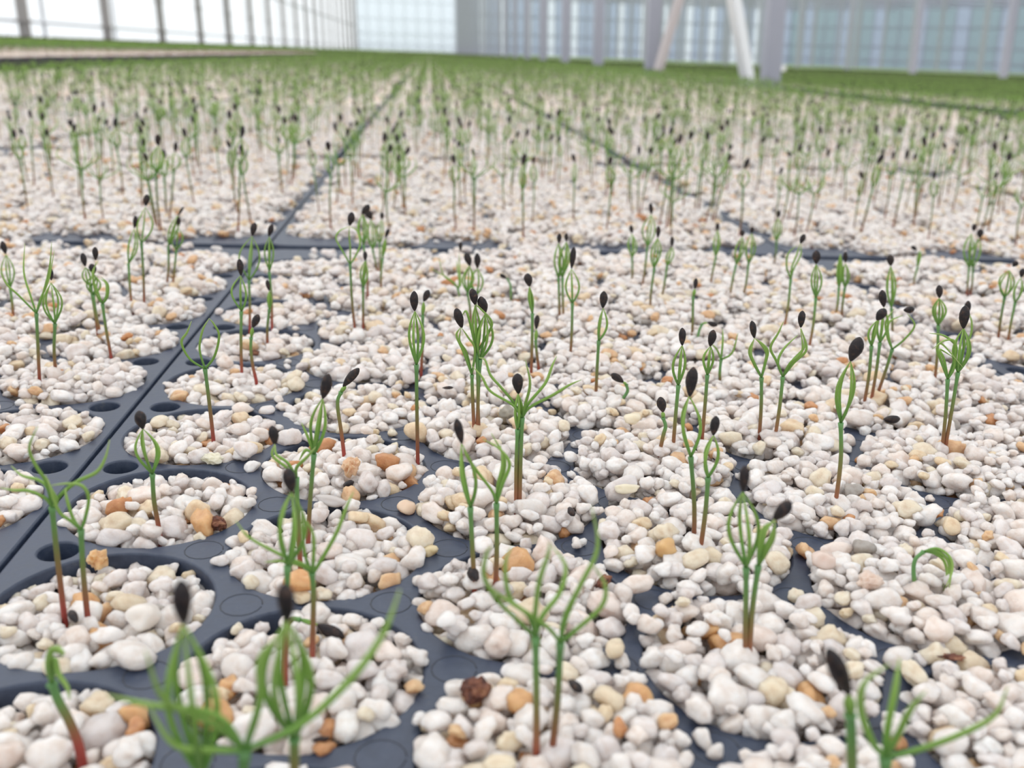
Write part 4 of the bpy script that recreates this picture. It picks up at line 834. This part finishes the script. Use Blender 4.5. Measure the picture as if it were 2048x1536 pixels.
# interior column rows
def column(x, y, w_, label, group=None, h=4.4):
    V, F = post_geo(0, 0, w_, h); o = put('greenhouse_column', mesh_of('greenhouse_column', V, F, [M_steel], False), loc=(x, y, 0), label=label, cat='column', group=group)
    V, F = box(0, 0, FZ + .004, w_ * 1.7, w_ * 1.7, .008); put('base_plate', mesh_of('base_plate', V, F, [M_steel], False), o); return o
column(1.79, 5.25, .085, 'wide grey steel column standing right of the white diagonal brace')
column(1.79, 8.15, .10, 'grey steel column behind the pinkish diagonal brace')
column(1.79, 10.8, .10, 'grey steel column, next one behind the pinkish brace')
for k in range(3, 24): column(1.79, 10.8 + 2.65 * (k - 2), .10, 'grey steel column in the receding row left of the pinkish brace', 'columns of the near row')
for k in range(14): column(8.0, 13.7 + 2.5 * k + .2 * k, .085, 'grey steel column of the middle row' if k else 'nearest grey steel column of the middle row at the right', 'columns of the middle row' if k else None)
for k in range(12): column(14.5, 22 + 4 * k, .11, 'thin grey column in the far row near the right glass wall', 'columns of the far row')
for k in range(9): column(22.0, 32 + 5.5 * k, .12, 'thin grey column in the farthest row of the greenhouse', 'columns of the farthest row')
def brace(P, Q, w_, m, label):
    V, F, al = tube([P, (np.array(P) + np.array(Q)) / 2, Q], [w_ / 2 * 1.2] * 3, 4); put('diagonal_brace', mesh_of('diagonal_brace', V, F, [m], False), label=label, cat='brace')
def pt(px, Y):                                  # point of the plane y=Y seen at a pixel
    d = RW @ ray(*px); k = Y / d[1]; return CAMP + d * k
a, b_ = pt((1498, 176), 5.0), pt((1468, 0), 5.0); brace(a, a + (b_ - a) * 6, .060, M_white, 'bright white diagonal brace beside the wide grey column')
a, b_ = pt((1314, 150), 8.0), pt((1358, 0), 8.0); brace(a, a + (b_ - a) * 5, .066, M_pink, 'pinkish grey diagonal brace leaning right before a grey column')
# gutters and trusses high above
def beam(name, P, Q, r_, label, m=M_steel):
    V, F, al = tube([P, Q], [r_, r_], 4); return put(name, mesh_of(name, V, F, [m], False), label=label, cat='beam', group='roof beams')
for (x, y0) in ((1.79, 4.0), (8.0, 11), (14.5, 20), (22, 30)): beam('gutter_beam', (x + LEAN * 4.4, y0, 4.4), (x + LEAN * 4.4, YE - 7, 4.4), .14, 'long grey gutter beam resting on the steel columns')
for k in range(16):
    y = 30 + k * 3.5; xr = 58 if y < 42 else max(29, 58 - (y - 42) * .66)
    t = bpy.data.objects.new('roof_truss', None); C.objects.link(t); t.location = (0, y, 4.2); t['label'] = 'far grey roof truss spanning the greenhouse above the columns'; t['category'] = 'truss'; t['group'] = 'roof trusses'
    for nm, z in (('lower_chord', 0), ('upper_chord', .55)):
        V, F, al = tube([(3.4, 0, z), (xr - 1, 0, z)], [.05, .05], 4); put(nm, mesh_of(nm, V, F, [M_steel], False), t)
    nn = int((xr - 4) / 1.2); parts = [tube([(3.4 + i * 1.2, 0, (i % 2) * .55), (3.4 + (i + 1) * 1.2, 0, ((i + 1) % 2) * .55)], [.03, .03], 3)[:2] for i in range(nn)]
    V, F = join(parts); put('web_bars', mesh_of('web_bars', V, F, [M_steel], False), t, kind='stuff')
V, F = box(0, 0, 0, .13, .2, .05); put('white_tub', mesh_of('white_tub', V, F, [M_white], False), loc=(3.1, 9.0, .045), label='small white tub among the green bed right of the wide column', cat='tub')

print('t total', round(time.time() - T0, 1), len(bpy.data.objects))
